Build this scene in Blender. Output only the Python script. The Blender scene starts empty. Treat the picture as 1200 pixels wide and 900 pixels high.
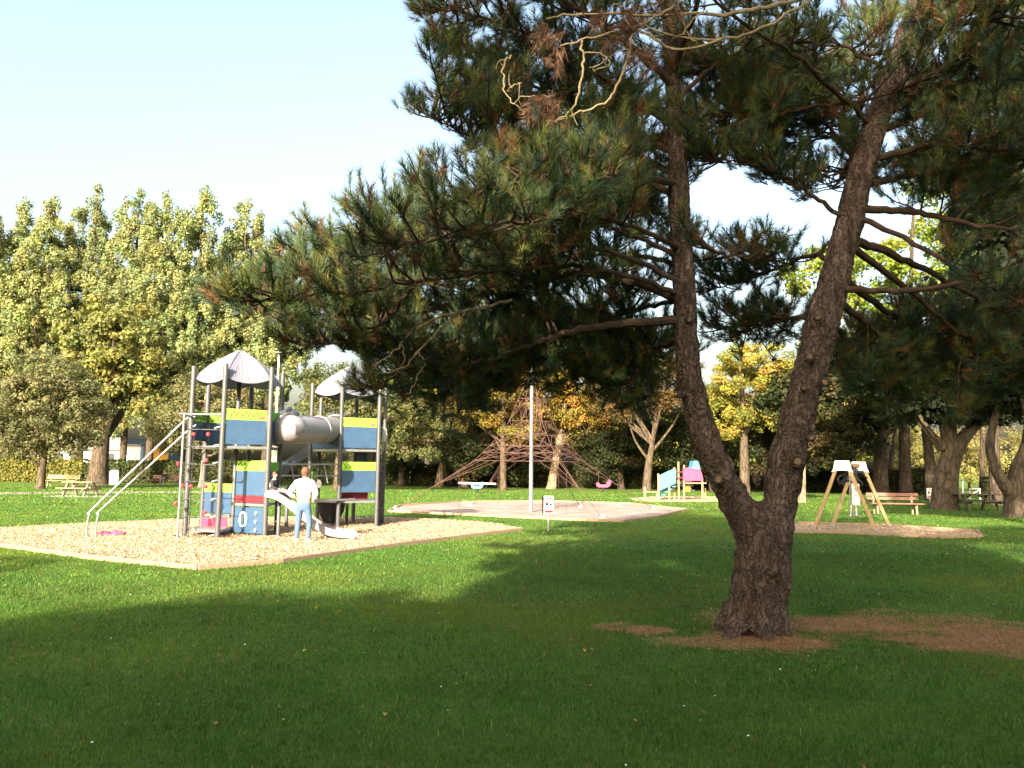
import bpy, bmesh, math, random
import numpy as np
from mathutils import Vector, Matrix
R = math.radians
rng = np.random.default_rng(7)
rnd = random.Random(11)
scene = bpy.context.scene
COL = scene.collection

# ------------------------------------------------------------------ camera
CAM_H, PITCH, ROLL, F = 1.75, R(6.28), R(0.6), 900.0
CAM = Vector((0, 0, CAM_H))
CROT = Matrix.Rotation(R(90) + PITCH, 3, 'X') @ Matrix.Rotation(ROLL, 3, 'Z')
cd = bpy.data.cameras.new('camera')
cd.sensor_width = 36; cd.lens = 27; cd.clip_end = 2000; cd.clip_start = 0.05
cam = bpy.data.objects.new('camera', cd)
cam.matrix_world = Matrix.Translation(CAM) @ CROT.to_4x4()
COL.objects.link(cam); scene.camera = cam

def ray(px, py):
    return CROT @ Vector(((px - 600) / F, (450 - py) / F, -1))
def P(px, py, d):                 # the point seen at a pixel of the photo, d metres ahead
    r = ray(px, py); return CAM + r * (d / r.y)
def G(px, py, z=0.0):             # the ground point seen at a pixel
    r = ray(px, py); return CAM + r * ((z - CAM_H) / r.z)
def GX(px, d):                    # ground point in the column px at distance d
    p = P(px, 550, d); return Vector((p.x, d, 0))

# ------------------------------------------------------------------ materials
def newmat(name):
    m = bpy.data.materials.new(name); m.use_nodes = True
    nt = m.node_tree; nt.nodes.clear()
    out = nt.nodes.new('ShaderNodeOutputMaterial')
    return m, nt, out
def N(nt, t, **kw):
    n = nt.nodes.new(t)
    for k, v in kw.items(): setattr(n, k, v)
    return n
def ramp(nt, fac, stops):
    r = N(nt, 'ShaderNodeValToRGB'); e = r.color_ramp.elements
    while len(e) < len(stops): e.new(0.5)
    for i, (p, c) in enumerate(stops):
        e[i].position = p; e[i].color = (*c, 1)
    nt.links.new(fac, r.inputs[0]); return r.outputs[0]
def noise(nt, scale, detail=4, rough=0.55, coord=None, stretch=None, dist=0.0):
    n = N(nt, 'ShaderNodeTexNoise'); n.inputs['Scale'].default_value = scale
    n.inputs['Detail'].default_value = detail; n.inputs['Roughness'].default_value = rough
    n.inputs['Distortion'].default_value = dist
    tc = N(nt, 'ShaderNodeTexCoord'); src = tc.outputs['Object']
    if stretch:
        mp = N(nt, 'ShaderNodeMapping'); mp.inputs['Scale'].default_value = stretch
        nt.links.new(src, mp.inputs[0]); src = mp.outputs[0]
    nt.links.new(src, n.inputs['Vector']); return n.outputs['Fac']
def mixc(nt, fac, a, b, mode='MIX'):
    m = N(nt, 'ShaderNodeMix', data_type='RGBA', blend_type=mode)
    for s, v in ((0, fac), (6, a), (7, b)):
        if hasattr(v, 'links') or hasattr(v, 'is_linked'): nt.links.new(v, m.inputs[s])
        else: m.inputs[s].default_value = v if s == 0 else (*v, 1)
    return m.outputs[2]
def bump(nt, h, strength=0.5, dist=0.02):
    b = N(nt, 'ShaderNodeBump'); b.inputs['Strength'].default_value = strength
    b.inputs['Distance'].default_value = dist
    nt.links.new(h, b.inputs['Height']); return b.outputs[0]
def mat(name, col, rough=0.6, metal=0.0, var=0.18, scale=9, bmp=0.0, spec=0.4, stretch=None, coat=0):
    m, nt, out = newmat(name)
    b = N(nt, 'ShaderNodeBsdfPrincipled')
    b.inputs['Roughness'].default_value = rough; b.inputs['Metallic'].default_value = metal
    b.inputs['Specular IOR Level'].default_value = spec
    f = noise(nt, scale, 5, 0.6, stretch=stretch)
    lo = tuple(c * (1 - var) for c in col); hi = tuple(min(1, c * (1 + var)) for c in col)
    nt.links.new(ramp(nt, f, [(0.3, lo), (0.7, hi)]), b.inputs['Base Color'])
    r2 = noise(nt, scale * 2.3, 3)
    mr = N(nt, 'ShaderNodeMapRange'); mr.inputs[3].default_value = max(0, rough - 0.1); mr.inputs[4].default_value = min(1, rough + 0.12)
    nt.links.new(r2, mr.inputs[0]); nt.links.new(mr.outputs[0], b.inputs['Roughness'])
    if bmp:
        nt.links.new(bump(nt, noise(nt, scale * 4, 6, stretch=stretch), bmp, 0.01), b.inputs['Normal'])
    nt.links.new(b.outputs[0], out.inputs[0]); return m
def leafmat(name, trans=0.3, rough=0.6, gain=1.0, spec=0.14):
    """colour comes from each leaf's own pigment"""
    m, nt, out = newmat(name)
    a = N(nt, 'ShaderNodeAttribute', attribute_name='pigment')
    col = a.outputs['Color']
    b = N(nt, 'ShaderNodeBsdfPrincipled'); b.inputs['Roughness'].default_value = rough
    b.inputs['Specular IOR Level'].default_value = spec
    nt.links.new(col, b.inputs['Base Color'])
    if trans > 0:
        t = N(nt, 'ShaderNodeBsdfTranslucent')
        nt.links.new(mixc(nt, 1.0, col, (1.25, 1.25, 0.7), 'MULTIPLY'), t.inputs[0])
        mx = N(nt, 'ShaderNodeMixShader'); mx.inputs[0].default_value = trans
        nt.links.new(b.outputs[0], mx.inputs[1]); nt.links.new(t.outputs[0], mx.inputs[2])
        nt.links.new(mx.outputs[0], out.inputs[0])
    else: nt.links.new(b.outputs[0], out.inputs[0])
    return m

M = {}
M['leaf'] = leafmat('leaf', 0.38)
M['needle'] = leafmat('needle', 0.12, 0.5)
M['blade'] = leafmat('grass_blade', 0.35, 0.5)
M['litter'] = leafmat('litter', 0.0, 0.8, spec=0.1)
M['post'] = mat('grey_post', (0.075, 0.079, 0.084), 0.45, 0.3, 0.08, 3)
M['steel'] = mat('galvanised_steel', (0.26, 0.265, 0.275), 0.4, 0.6, 0.1, 12)
M['roofgrey'] = mat('roof_grey', (0.125, 0.132, 0.172), 0.6, 0.1, 0.06, 4)
M['roofrib'] = mat('roof_rib', (0.12, 0.125, 0.15), 0.55, 0.1, 0.06, 4)
M['blue'] = mat('blue_panel', (0.027, 0.064, 0.125), 0.5, 0, 0.14, 5, 0.05)
M['darkblue'] = mat('dark_and_shaded_blue_panel', (0.02, 0.045, 0.10), 0.5, 0, 0.12, 5)  # shade of faces turned from the sun mixed in; also the porthole panel
M['lime'] = mat('lime_panel', (0.30, 0.60, 0.05), 0.5, 0, 0.08, 5)
M['limeline'] = mat('lime_panel_line', (0.045, 0.10, 0.012), 0.6, 0, 0.1, 5)
M['green'] = mat('shaded_lime_panel', (0.13, 0.36, 0.05), 0.5, 0, 0.1, 5)  # lime trim with shade put in, for faces turned from the sun
M['red'] = mat('red_panel', (0.17, 0.012, 0.022), 0.5, 0, 0.12, 5)
M['pink'] = mat('pink_panel', (0.38, 0.032, 0.09), 0.5, 0, 0.12, 5)
M['cyan'] = mat('sky_blue_panel', (0.045, 0.20, 0.30), 0.5, 0, 0.12, 5)
M['plastic'] = mat('grey_plastic', (0.195, 0.19, 0.205), 0.4, 0, 0.07, 3)
M['slidedark'] = mat('dark_slide', (0.045, 0.055, 0.07), 0.35, 0.2, 0.1, 3)
M['white'] = mat('white_paint', (0.72, 0.72, 0.72), 0.5, 0, 0.06, 6)
M['black'] = mat('black_rubber', (0.018, 0.018, 0.02), 0.7, 0, 0.2, 8)
M['rope'] = mat('dark_rope', (0.07, 0.07, 0.08), 0.8, 0, 0.2, 40)
M['netrope'] = mat('faded_red_rope', (0.085, 0.043, 0.035), 0.8, 0, 0.2, 30)
M['wood'] = mat('pale_timber', (0.30, 0.215, 0.105), 0.7, 0, 0.25, 6, 0.3, stretch=(6, 6, 0.7))
M['oldwood'] = mat('weathered_timber', (0.22, 0.16, 0.11), 0.8, 0, 0.3, 6, 0.3, stretch=(1, 6, 6))
M['benchwood'] = mat('bench_timber', (0.16, 0.08, 0.06), 0.65, 0, 0.2, 6, 0.2, stretch=(1, 6, 6))
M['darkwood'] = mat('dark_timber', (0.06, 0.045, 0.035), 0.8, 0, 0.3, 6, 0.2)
M['concrete'] = mat('concrete', (0.34, 0.33, 0.31), 0.85, 0, 0.15, 8, 0.3)
M['wall'] = mat('white_render', (0.70, 0.70, 0.70), 0.8, 0, 0.05, 1)
M['roofdark'] = mat('dark_roof', (0.10, 0.11, 0.12), 0.7, 0, 0.2, 2)
M['orange'] = mat('orange_panel', (0.58, 0.30, 0.03), 0.6, 0, 0.1, 2)
M['glass'] = mat('dark_glass', (0.03, 0.035, 0.04), 0.1, 0, 0.1, 2, spec=0.8)
M['skin'] = mat('skin', (0.50, 0.29, 0.21), 0.55, 0, 0.06, 12)
M['hair'] = mat('brown_hair', (0.085, 0.04, 0.02), 0.6, 0, 0.3, 60)
M['hoodie'] = mat('white_hoodie', (0.52, 0.52, 0.53), 0.9, 0, 0.07, 14, 0.6)
M['denim'] = mat('light_denim', (0.058, 0.10, 0.175), 0.85, 0, 0.18, 18, 0.3)
M['shoe'] = mat('white_shoe', (0.68, 0.66, 0.62), 0.6, 0, 0.08, 14)
M['darkcloth'] = mat('dark_cloth', (0.02, 0.022, 0.03), 0.9, 0, 0.2, 14, 0.3)
M['greycloth'] = mat('grey_cloth', (0.10, 0.10, 0.12), 0.9, 0, 0.2, 14, 0.3)
M['pinkcloth'] = mat('pink_cloth', (0.20, 0.045, 0.10), 0.9, 0, 0.5, 22, 0.4)
M['ball'] = mat('red_ball', (0.55, 0.03, 0.05), 0.4, 0, 0.1, 9)
M['stubcore'] = mat('cut_wood', (0.15, 0.10, 0.055), 0.8, 0, 0.3, 30, 0.5)

def bark(name, dark, mid, pale, zs=0.3, sc=9):
    m, nt, out = newmat(name)
    b = N(nt, 'ShaderNodeBsdfPrincipled'); b.inputs['Roughness'].default_value = 0.9
    b.inputs['Specular IOR Level'].default_value = 0.15
    n1 = noise(nt, sc, 8, 0.65, stretch=(1, 1, zs), dist=0.6)
    n2 = noise(nt, sc * 0.25, 3, 0.5)
    n3 = noise(nt, sc * 4, 5, 0.6, stretch=(1, 1, 0.6))
    c = ramp(nt, n1, [(0.36, dark), (0.46, mid), (0.58, tuple(x * 1.25 for x in mid)), (0.70, pale)])
    c = mixc(nt, n2, c, tuple(x * 0.8 for x in mid))
    vo = N(nt, 'ShaderNodeTexVoronoi', feature='DISTANCE_TO_EDGE'); vo.inputs['Scale'].default_value = sc * 1.5
    tc = N(nt, 'ShaderNodeTexCoord'); mp = N(nt, 'ShaderNodeMapping'); mp.inputs['Scale'].default_value = (1, 1, zs * 0.6)
    ad = N(nt, 'ShaderNodeMix', data_type='VECTOR'); ad.inputs[0].default_value = 0.22
    nn = N(nt, 'ShaderNodeTexNoise'); nn.inputs['Scale'].default_value = sc * 0.8
    nt.links.new(tc.outputs['Object'], nn.inputs['Vector'])
    nt.links.new(tc.outputs['Object'], ad.inputs[4]); nt.links.new(nn.outputs['Color'], ad.inputs[5])
    nt.links.new(ad.outputs[1], mp.inputs[0]); nt.links.new(mp.outputs[0], vo.inputs['Vector'])
    crack = ramp(nt, vo.outputs['Distance'], [(0.0, (0.4,) * 3), (0.16, (1, 1, 1))])
    c = mixc(nt, 1.0, c, crack, 'MULTIPLY')
    nt.links.new(c, b.inputs['Base Color'])
    h = N(nt, 'ShaderNodeMath', operation='ADD'); nt.links.new(n1, h.inputs[0]); nt.links.new(n3, h.inputs[1])
    h2 = N(nt, 'ShaderNodeMath', operation='MULTIPLY'); nt.links.new(h.outputs[0], h2.inputs[0]); nt.links.new(crack, h2.inputs[1])
    nt.links.new(bump(nt, h2.outputs[0], 0.9, 0.03), b.inputs['Normal'])
    nt.links.new(b.outputs[0], out.inputs[0]); return m
M['pinebark'] = bark('pine_bark', (0.018, 0.012, 0.010), (0.095, 0.069, 0.056), (0.30, 0.25, 0.22), 0.2, 11)
M['pinetwig'] = mat('pine_twig', (0.05, 0.034, 0.024), 0.9, 0, 0.35, 10, 0.3, 0.1)
M['deadtwig'] = mat('dead_twig', (0.18, 0.145, 0.09), 0.9, 0, 0.3, 12, 0.3, 0.1)
M['bark'] = bark('grey_bark', (0.026, 0.02, 0.015), (0.085, 0.066, 0.046), (0.15, 0.12, 0.08), 0.35, 4)
M['palebark'] = bark('pale_bark', (0.10, 0.075, 0.05), (0.22, 0.17, 0.115), (0.32, 0.26, 0.18), 0.4, 4)
M['darkbark'] = bark('dark_bark', (0.02, 0.017, 0.013), (0.06, 0.045, 0.035), (0.10, 0.08, 0.06), 0.35, 4)

def chipmat(name, cols, sc=44):
    m, nt, out = newmat(name)
    b = N(nt, 'ShaderNodeBsdfPrincipled'); b.inputs['Roughness'].default_value = 0.9
    b.inputs['Specular IOR Level'].default_value = 0.15
    tc = N(nt, 'ShaderNodeTexCoord')
    vo = N(nt, 'ShaderNodeTexVoronoi'); vo.inputs['Scale'].default_value = sc
    nt.links.new(tc.outputs['Object'], vo.inputs['Vector'])
    sp = N(nt, 'ShaderNodeSeparateColor'); nt.links.new(vo.outputs['Color'], sp.inputs[0])
    c = ramp(nt, sp.outputs[0], [(0, cols[0]), (0.5, cols[1]), (1, cols[2])])
    big = ramp(nt, noise(nt, 0.9, 5, 0.6), [(0.35, (0.72, 0.68, 0.64)), (0.62, (1, 1, 1))])
    nt.links.new(mixc(nt, 1.0, c, big, 'MULTIPLY'), b.inputs['Base Color'])
    nt.links.new(bump(nt, vo.outputs['Distance'], 0.8, 0.03), b.inputs['Normal'])
    nt.links.new(b.outputs[0], out.inputs[0]); return m
M['chips'] = chipmat('wood_chip', ((0.33, 0.245, 0.155), (0.42, 0.325, 0.22), (0.50, 0.40, 0.29)))
M['gravel'] = chipmat('pink_gravel', ((0.215, 0.17, 0.16), (0.285, 0.235, 0.215), (0.35, 0.295, 0.275)), 34)

TREE = G(887, 745)
def groundmat():
    m, nt, out = newmat('lawn_soil')
    b = N(nt, 'ShaderNodeBsdfPrincipled'); b.inputs['Roughness'].default_value = 0.95
    b.inputs['Specular IOR Level'].default_value = 0.1
    f1 = noise(nt, 0.35, 5, 0.6); f2 = noise(nt, 6, 6, 0.7); f3 = noise(nt, 60, 3, 0.7)
    c = ramp(nt, f1, [(0.3, (0.042, 0.088, 0.013)), (0.55, (0.06, 0.115, 0.017)), (0.75, (0.088, 0.13, 0.025))])
    c = mixc(nt, 0.45, c, ramp(nt, f2, [(0.3, (0.03, 0.065, 0.01)), (0.7, (0.11, 0.155, 0.03))]))
    c = mixc(nt, 0.3, c, ramp(nt, f3, [(0.3, (0.018, 0.042, 0.007)), (0.7, (0.12, 0.165, 0.035))]))
    # bare, needle-covered soil round the pine's foot: a mask in metres on the ground
    tc = N(nt, 'ShaderNodeTexCoord'); tot = None
    for (x, y, rx, ry) in LITTER:
        mp = N(nt, 'ShaderNodeMapping', vector_type='TEXTURE')
        mp.inputs['Location'].default_value = (x, y, 0); mp.inputs['Scale'].default_value = (rx, ry, 1)
        nt.links.new(tc.outputs['Object'], mp.inputs[0])
        ln = N(nt, 'ShaderNodeVectorMath', operation='LENGTH'); nt.links.new(mp.outputs[0], ln.inputs[0])
        mr = N(nt, 'ShaderNodeMapRange'); mr.inputs[1].default_value = 1.0; mr.inputs[2].default_value = 0.1
        nt.links.new(ln.outputs['Value'], mr.inputs[0])
        if tot is None: tot = mr.outputs[0]
        else:
            mx = N(nt, 'ShaderNodeMath', operation='MAXIMUM'); nt.links.new(tot, mx.inputs[0]); nt.links.new(mr.outputs[0], mx.inputs[1]); tot = mx.outputs[0]
    nn = noise(nt, 1.5, 9, 0.72)
    ad = N(nt, 'ShaderNodeMath', operation='ADD'); nt.links.new(tot, ad.inputs[0]); nt.links.new(nn, ad.inputs[1])
    msk = N(nt, 'ShaderNodeMapRange'); msk.inputs[1].default_value = 0.80; msk.inputs[2].default_value = 1.02
    nt.links.new(ad.outputs[0], msk.inputs[0])
    soil = ramp(nt, noise(nt, 22, 8, 0.75), [(0.3, (0.07, 0.035, 0.017)), (0.5, (0.20, 0.105, 0.05)), (0.72, (0.36, 0.22, 0.11))])
    c = mixc(nt, msk.outputs[0], c, soil)
    nt.links.new(c, b.inputs['Base Color'])
    nt.links.new(bump(nt, f3, 0.8, 0.04), b.inputs['Normal'])
    nt.links.new(b.outputs[0], out.inputs[0]); return m
_l1, _l2, _l3, _l4 = G(885, 748), G(1040, 735), G(1180, 750), G(760, 738)
LITTER = [(_l1.x + .15, _l1.y, 1.05, 0.75), (_l2.x, _l2.y, 2.1, 1.0), (_l3.x, _l3.y, 2.2, 1.1), (_l4.x, _l4.y, 0.55, 0.3)]

# ------------------------------------------------------------------ mesh helpers
def arr_mesh(name, V, Fc, k, pig=None, mat_=None, smooth=False):
    """V (n,3); Fc (m,k) indices; pig (n,3) colour of each leaf or needle"""
    me = bpy.data.meshes.new(name)
    V = np.ascontiguousarray(V, np.float32); Fc = np.ascontiguousarray(Fc, np.int32)
    me.vertices.add(len(V)); me.vertices.foreach_set('co', V.ravel())
    m = len(Fc); me.loops.add(m * k); me.loops.foreach_set('vertex_index', Fc.ravel())
    me.polygons.add(m)
    me.polygons.foreach_set('loop_start', np.arange(0, m * k, k, dtype=np.int32))
    me.polygons.foreach_set('loop_total', np.full(m, k, np.int32))
    if smooth: me.polygons.foreach_set('use_smooth', np.ones(m, bool))
    me.update(calc_edges=True)
    if pig is not None:
        a = me.attributes.new('pigment', 'FLOAT_COLOR', 'POINT')
        c = np.ones((len(V), 4), np.float32); c[:, :3] = pig
        a.data.foreach_set('color', c.ravel())
    if mat_: me.materials.append(mat_)
    return me

def wloc(o):
    v = Vector((0, 0, 0))
    while o: v += o.location; o = o.parent
    return v
def tag(o, label=None, cat=None, group=None, kind=None):
    if label: o['label'] = label
    if cat: o['category'] = cat
    if group: o['group'] = group
    if kind: o['kind'] = kind
    return o
def link(name, me, parent=None, loc=None):
    o = bpy.data.objects.new(name, me); COL.objects.link(o)
    if parent: o.parent = parent
    elif loc is not None: o.location = loc
    return o
def empty(name, loc, label, cat, group=None):
    o = bpy.data.objects.new(name, None); COL.objects.link(o)
    o.location = loc; o.empty_display_size = 0.2
    return tag(o, label, cat, group)

class MB:
    """collects shapes in world coordinates; build() links ONE mesh object"""
    def __init__(s): s.v = []; s.f = []; s.m = []; s.cur = 0
    def add(s, vs, fs):
        b = len(s.v); s.v += [tuple(v) for v in vs]
        for f in fs: s.f.append(tuple(i + b for i in f)); s.m.append(s.cur)
        return s
    def box(s, c, size, rz=0.0, bev=0.0, axes=None):
        hx, hy, hz = size[0] / 2, size[1] / 2, size[2] / 2
        Mx = axes if axes else Matrix.Rotation(rz, 3, 'Z'); c = Vector(c)
        if bev <= 0:
            pts = [(-hx, -hy, -hz), (hx, -hy, -hz), (hx, hy, -hz), (-hx, hy, -hz), (-hx, -hy, hz), (hx, -hy, hz), (hx, hy, hz), (-hx, hy, hz)]
            return s.add([c + Mx @ Vector(p) for p in pts], [(0, 3, 2, 1), (4, 5, 6, 7), (0, 1, 5, 4), (1, 2, 6, 5), (2, 3, 7, 6), (3, 0, 4, 7)])
        bm = bmesh.new(); bmesh.ops.create_cube(bm, size=1)
        for v in bm.verts: v.co = Vector((v.co.x * size[0], v.co.y * size[1], v.co.z * size[2]))
        bmesh.ops.bevel(bm, geom=bm.edges[:], offset=bev, segments=2, affect='EDGES', profile=0.5)
        bm.verts.index_update()
        s.add([c + Mx @ v.co for v in bm.verts], [[v.index for v in f.verts] for f in bm.faces]); bm.free(); return s
    def beam(s, a, b, w, h, up=(0, 0, 1), bev=0.0):
        a, b = Vector(a), Vector(b); d = b - a; L = d.length; x = d.normalized()
        u = Vector(up); y = u.cross(x)
        if y.length < 1e-4: y = Vector((0, 1, 0)).cross(x)
        y.normalize(); z = x.cross(y)
        return s.box((a + b) / 2, (L, w, h), axes=Matrix((x, y, z)).transposed(), bev=bev)
    def tube(s, pts, r, n=8, cap=True):
        pts = [Vector(p) for p in pts]; k = len(pts)
        rs = r if hasattr(r, '__len__') else [r] * k
        vs, fs = [], []; pn = None
        for i, p in enumerate(pts):
            t = (pts[min(i + 1, k - 1)] - pts[max(i - 1, 0)]).normalized()
            if pn is None:
                pn = t.orthogonal().normalized()
            else:
                pn = (pn - t * pn.dot(t)); pn = pn.normalized() if pn.length > 1e-6 else t.orthogonal().normalized()
            bn = t.cross(pn)
            for j in range(n):
                a = 2 * math.pi * j / n
                vs.append(p + (pn * math.cos(a) + bn * math.sin(a)) * rs[i])
        for i in range(k - 1):
            for j in range(n):
                j2 = (j + 1) % n
                fs.append((i * n + j, i * n + j2, (i + 1) * n + j2, (i + 1) * n + j))
        if cap: fs.append(tuple(range(n - 1, -1, -1))); fs.append(tuple((k - 1) * n + j for j in range(n)))
        return s.add(vs, fs)
    def ball(s, c, r, n=10, sc=(1, 1, 1)):
        c = Vector(c); vs = []; fs = []; m = max(4, n // 2)
        for i in range(m + 1):
            th = math.pi * i / m
            for j in range(n):
                a = 2 * math.pi * j / n
                vs.append(c + Vector((math.sin(th) * math.cos(a) * r * sc[0], math.sin(th) * math.sin(a) * r * sc[1], math.cos(th) * r * sc[2])))
        for i in range(m):
            for j in range(n):
                j2 = (j + 1) % n; fs.append((i * n + j, (i + 1) * n + j, (i + 1) * n + j2, i * n + j2))
        return s.add(vs, fs)
    def prism(s, poly, off):          # poly: list of 3-D points, off: extrusion vector
        k = len(poly); poly = [Vector(p) for p in poly]; off = Vector(off)
        return s.add(poly + [p + off for p in poly], [tuple(range(k - 1, -1, -1)), tuple(range(k, 2 * k))] + [(i, (i + 1) % k, k + (i + 1) % k, k + i) for i in range(k)])
    def build(s, name, m, parent=None, smooth=False, loc=None):
        me = bpy.data.meshes.new(name); o0 = wloc(parent) if parent else Vector(loc if loc is not None else (0, 0, 0))
        me.from_pydata([(v[0] - o0.x, v[1] - o0.y, v[2] - o0.z) for v in s.v], [], s.f)
        for mm in (m if isinstance(m, (list, tuple)) else [m]): me.materials.append(mm)
        me.polygons.foreach_set('material_index', s.m)
        if smooth: me.polygons.foreach_set('use_smooth', [True] * len(s.f))
        me.update()
        bm = bmesh.new(); bm.from_mesh(me); bmesh.ops.recalc_face_normals(bm, faces=bm.faces[:]); bm.to_mesh(me); bm.free()
        o = link(name, me, parent, o0)
        if smooth:
            try: me.set_sharp_from_angle(angle=R(40))
            except Exception: pass
        return o

def smooth_path(pts, n=8):
    pts = [Vector(p) for p in pts]; out = []
    for i in range(len(pts) - 1):
        p0, p1, p2, p3 = pts[max(i - 1, 0)], pts[i], pts[i + 1], pts[min(i + 2, len(pts) - 1)]
        for k in range(n):
            t = k / n
            out.append(0.5 * ((2 * p1) + (p2 - p0) * t + (2 * p0 - 5 * p1 + 4 * p2 - p3) * t * t + (3 * p1 - p0 - 3 * p2 + p3) * t ** 3))
    out.append(pts[-1]); return out
def lerp_list(vals, n):
    x = np.linspace(0, len(vals) - 1, n); return list(np.interp(x, range(len(vals)), vals))

# value noise on arrays
_perm = np.random.default_rng(3).random((64, 64, 64)).astype(np.float32)
def vnoise(p):
    i = np.floor(p).astype(int); f = p - i; f = f * f * (3 - 2 * f); r = 0
    for dx in (0, 1):
        for dy in (0, 1):
            for dz in (0, 1):
                w = (f[:, 0] if dx else 1 - f[:, 0]) * (f[:, 1] if dy else 1 - f[:, 1]) * (f[:, 2] if dz else 1 - f[:, 2])
                r = r + w * _perm[(i[:, 0] + dx) & 63, (i[:, 1] + dy) & 63, (i[:, 2] + dz) & 63]
    return r
def fbm(p, o=4):
    r = 0; a = 0.5
    for k in range(o): r = r + a * vnoise(p + 17.3 * k); p = p * 2.03; a *= 0.5
    return r

def unit(v): return v / np.maximum(np.linalg.norm(v, axis=1, keepdims=True), 1e-9)
def leaf_arrays(pos, nrm, size, pig, g, aspect=0.75):
    """diamond leaves, folded along the rib, one per position"""
    n = len(pos); nrm = unit(nrm)
    t = unit(np.cross(nrm, g.normal(size=(n, 3)))); b = np.cross(nrm, t)
    s = size.reshape(-1, 1)
    v = np.empty((n, 4, 3))
    v[:, 0] = pos - t * s * 0.5; v[:, 1] = pos + b * s * 0.5 * aspect + nrm * s * 0.14
    v[:, 2] = pos + t * s * 0.5 - nrm * s * 0.12; v[:, 3] = pos - b * s * 0.5 * aspect + nrm * s * 0.14
    f = np.arange(n * 4).reshape(n, 4)
    return v.reshape(-1, 3), f, np.repeat(pig, 4, axis=0)

def pick_pig(n, cols, w, g, jit=0.18):
    c = np.array(cols)[g.choice(len(cols), n, p=np.array(w) / sum(w))]
    return np.clip(c * (1 + jit * g.normal(size=(n, 1))) * (1 + 0.06 * g.normal(size=(n, 3))), 0.004, 0.9)

def crown_leaves(blobs, n_leaf, size, cols, w, g, clump=(0.5, 1.0), n_clump=90, up=0.35, out=0.7, droop=0.0, shell=0.45, aspect=0.75, flat=(1.1, 1.1, 0.75)):
    """blobs: ellipsoids (cx,cy,cz,rx,ry,rz) in the tree's own space; leaves sit in clumps spread through their shells"""
    vol = np.array([b[3] * b[4] + b[4] * b[5] + b[3] * b[5] for b in blobs]); vol = vol / vol.sum()
    C = []; Cr = []; D = []; Tc = []
    for b, vf in zip(blobs, vol):
        k = max(3, int(round(n_clump * vf)))
        d = unit(g.normal(size=(k, 3))); rr = shell + (1 - shell) * g.random((k, 1)) ** 0.6
        c = np.array(b[:3]) + d * rr * np.array(b[3:6])
        C.append(c); D.append(d); Cr.append(g.uniform(*clump, size=k))
    C = np.concatenate(C); D = np.concatenate(D); Cr = np.concatenate(Cr)
    wgt = Cr ** 2; ci = g.choice(len(C), n_leaf, p=wgt / wgt.sum())
    dl = unit(g.normal(size=(n_leaf, 3))); r = g.random((n_leaf, 1)) ** 0.45
    flat = np.array(flat)
    pos = C[ci] + dl * r * Cr[ci][:, None] * flat
    pos[:, 2] -= droop * r[:, 0] * Cr[ci]
    nrm = D[ci] * out * 0.5 + dl * out + np.array([0, 0, up]) + 0.55 * g.normal(size=(n_leaf, 3))
    cb = pick_pig(len(C), cols, w, g, 0.08)[ci]
    lf = pick_pig(n_leaf, cols, w, g)
    pig = np.clip(0.6 * cb + 0.4 * lf, 0.003, 0.9)
    return leaf_arrays(pos, nrm, size * g.uniform(0.6, 1.3, n_leaf), pig, g, aspect), C

# ------------------------------------------------------------------ ground, beds, path
def poly_sheet(name, pts2, z, m, kind='structure', cuts=5, amp=0.0, sc=1.5):
    bm = bmesh.new()
    vs = [bm.verts.new((p[0], p[1], z)) for p in pts2]; bm.faces.new(vs)
    bmesh.ops.triangulate(bm, faces=bm.faces[:])
    for _ in range(cuts): bmesh.ops.subdivide_edges(bm, edges=[e for e in bm.edges if e.calc_length() > 0.35], cuts=1, use_grid_fill=True)
    if amp:
        for v in bm.verts:
            if not v.is_boundary:
                v.co.z += amp * float(fbm(np.array([[v.co.x * sc, v.co.y * sc, 5.5]]), 3)[0])
    bmesh.ops.recalc_face_normals(bm, faces=bm.faces[:])
    for f in bm.faces:
        f.smooth = True
        if f.normal.z < 0: f.normal_flip()
    me = bpy.data.meshes.new(name); bm.to_mesh(me); bm.free(); me.materials.append(m)
    return tag(link(name, me), kind=kind)
gm = MB(); gm.add([(-700, -300, 0), (700, -300, 0), (700, 900, 0), (-700, 900, 0)], [(0, 1, 2, 3)])
tag(gm.build('ground', groundmat()), kind='structure')

def gp(l): return [(G(x, y).x, G(x, y).y) for x, y in l]
BED = gp([(-90, 634), (0, 641), (110, 656), (232, 668), (330, 660), (440, 644), (530, 632), (612, 622), (560, 614), (455, 609), (330, 609), (210, 611), (100, 616), (0, 622), (-90, 627)])
NETBED = gp([(455, 600), (470, 593), (540, 589), (640, 588), (740, 591), (806, 598), (770, 607), (730, 612), (690, 611), (600, 607), (520, 603)])
SWBED = gp([(905, 618), (935, 614), (1040, 617), (1145, 624), (1151, 630), (1100, 631), (1000, 626), (905, 624)])
TOYBED = gp([(738, 584), (765, 582), (850, 582), (850, 588), (770, 588.5), (745, 587)])
poly_sheet('chip_bed', BED, 0.012, M['chips'], amp=0.12, sc=0.9, cuts=6)
poly_sheet('gravel_bed', NETBED, 0.010, M['gravel'], amp=0.04, cuts=5)
poly_sheet('swing_chip_strip', SWBED, 0.010, M['chips'], amp=0.04, cuts=5)
poly_sheet('toddler_chip_strip', TOYBED, 0.010, M['chips'], amp=0.02, cuts=4)
for (a, b, c, d) in (((-60, 577), (240, 575.5), (240, 577.5), (-60, 579.6)),):
    poly_sheet('path', gp([a, b, c, d]), 0.006, M['gravel'], cuts=2)

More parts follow.
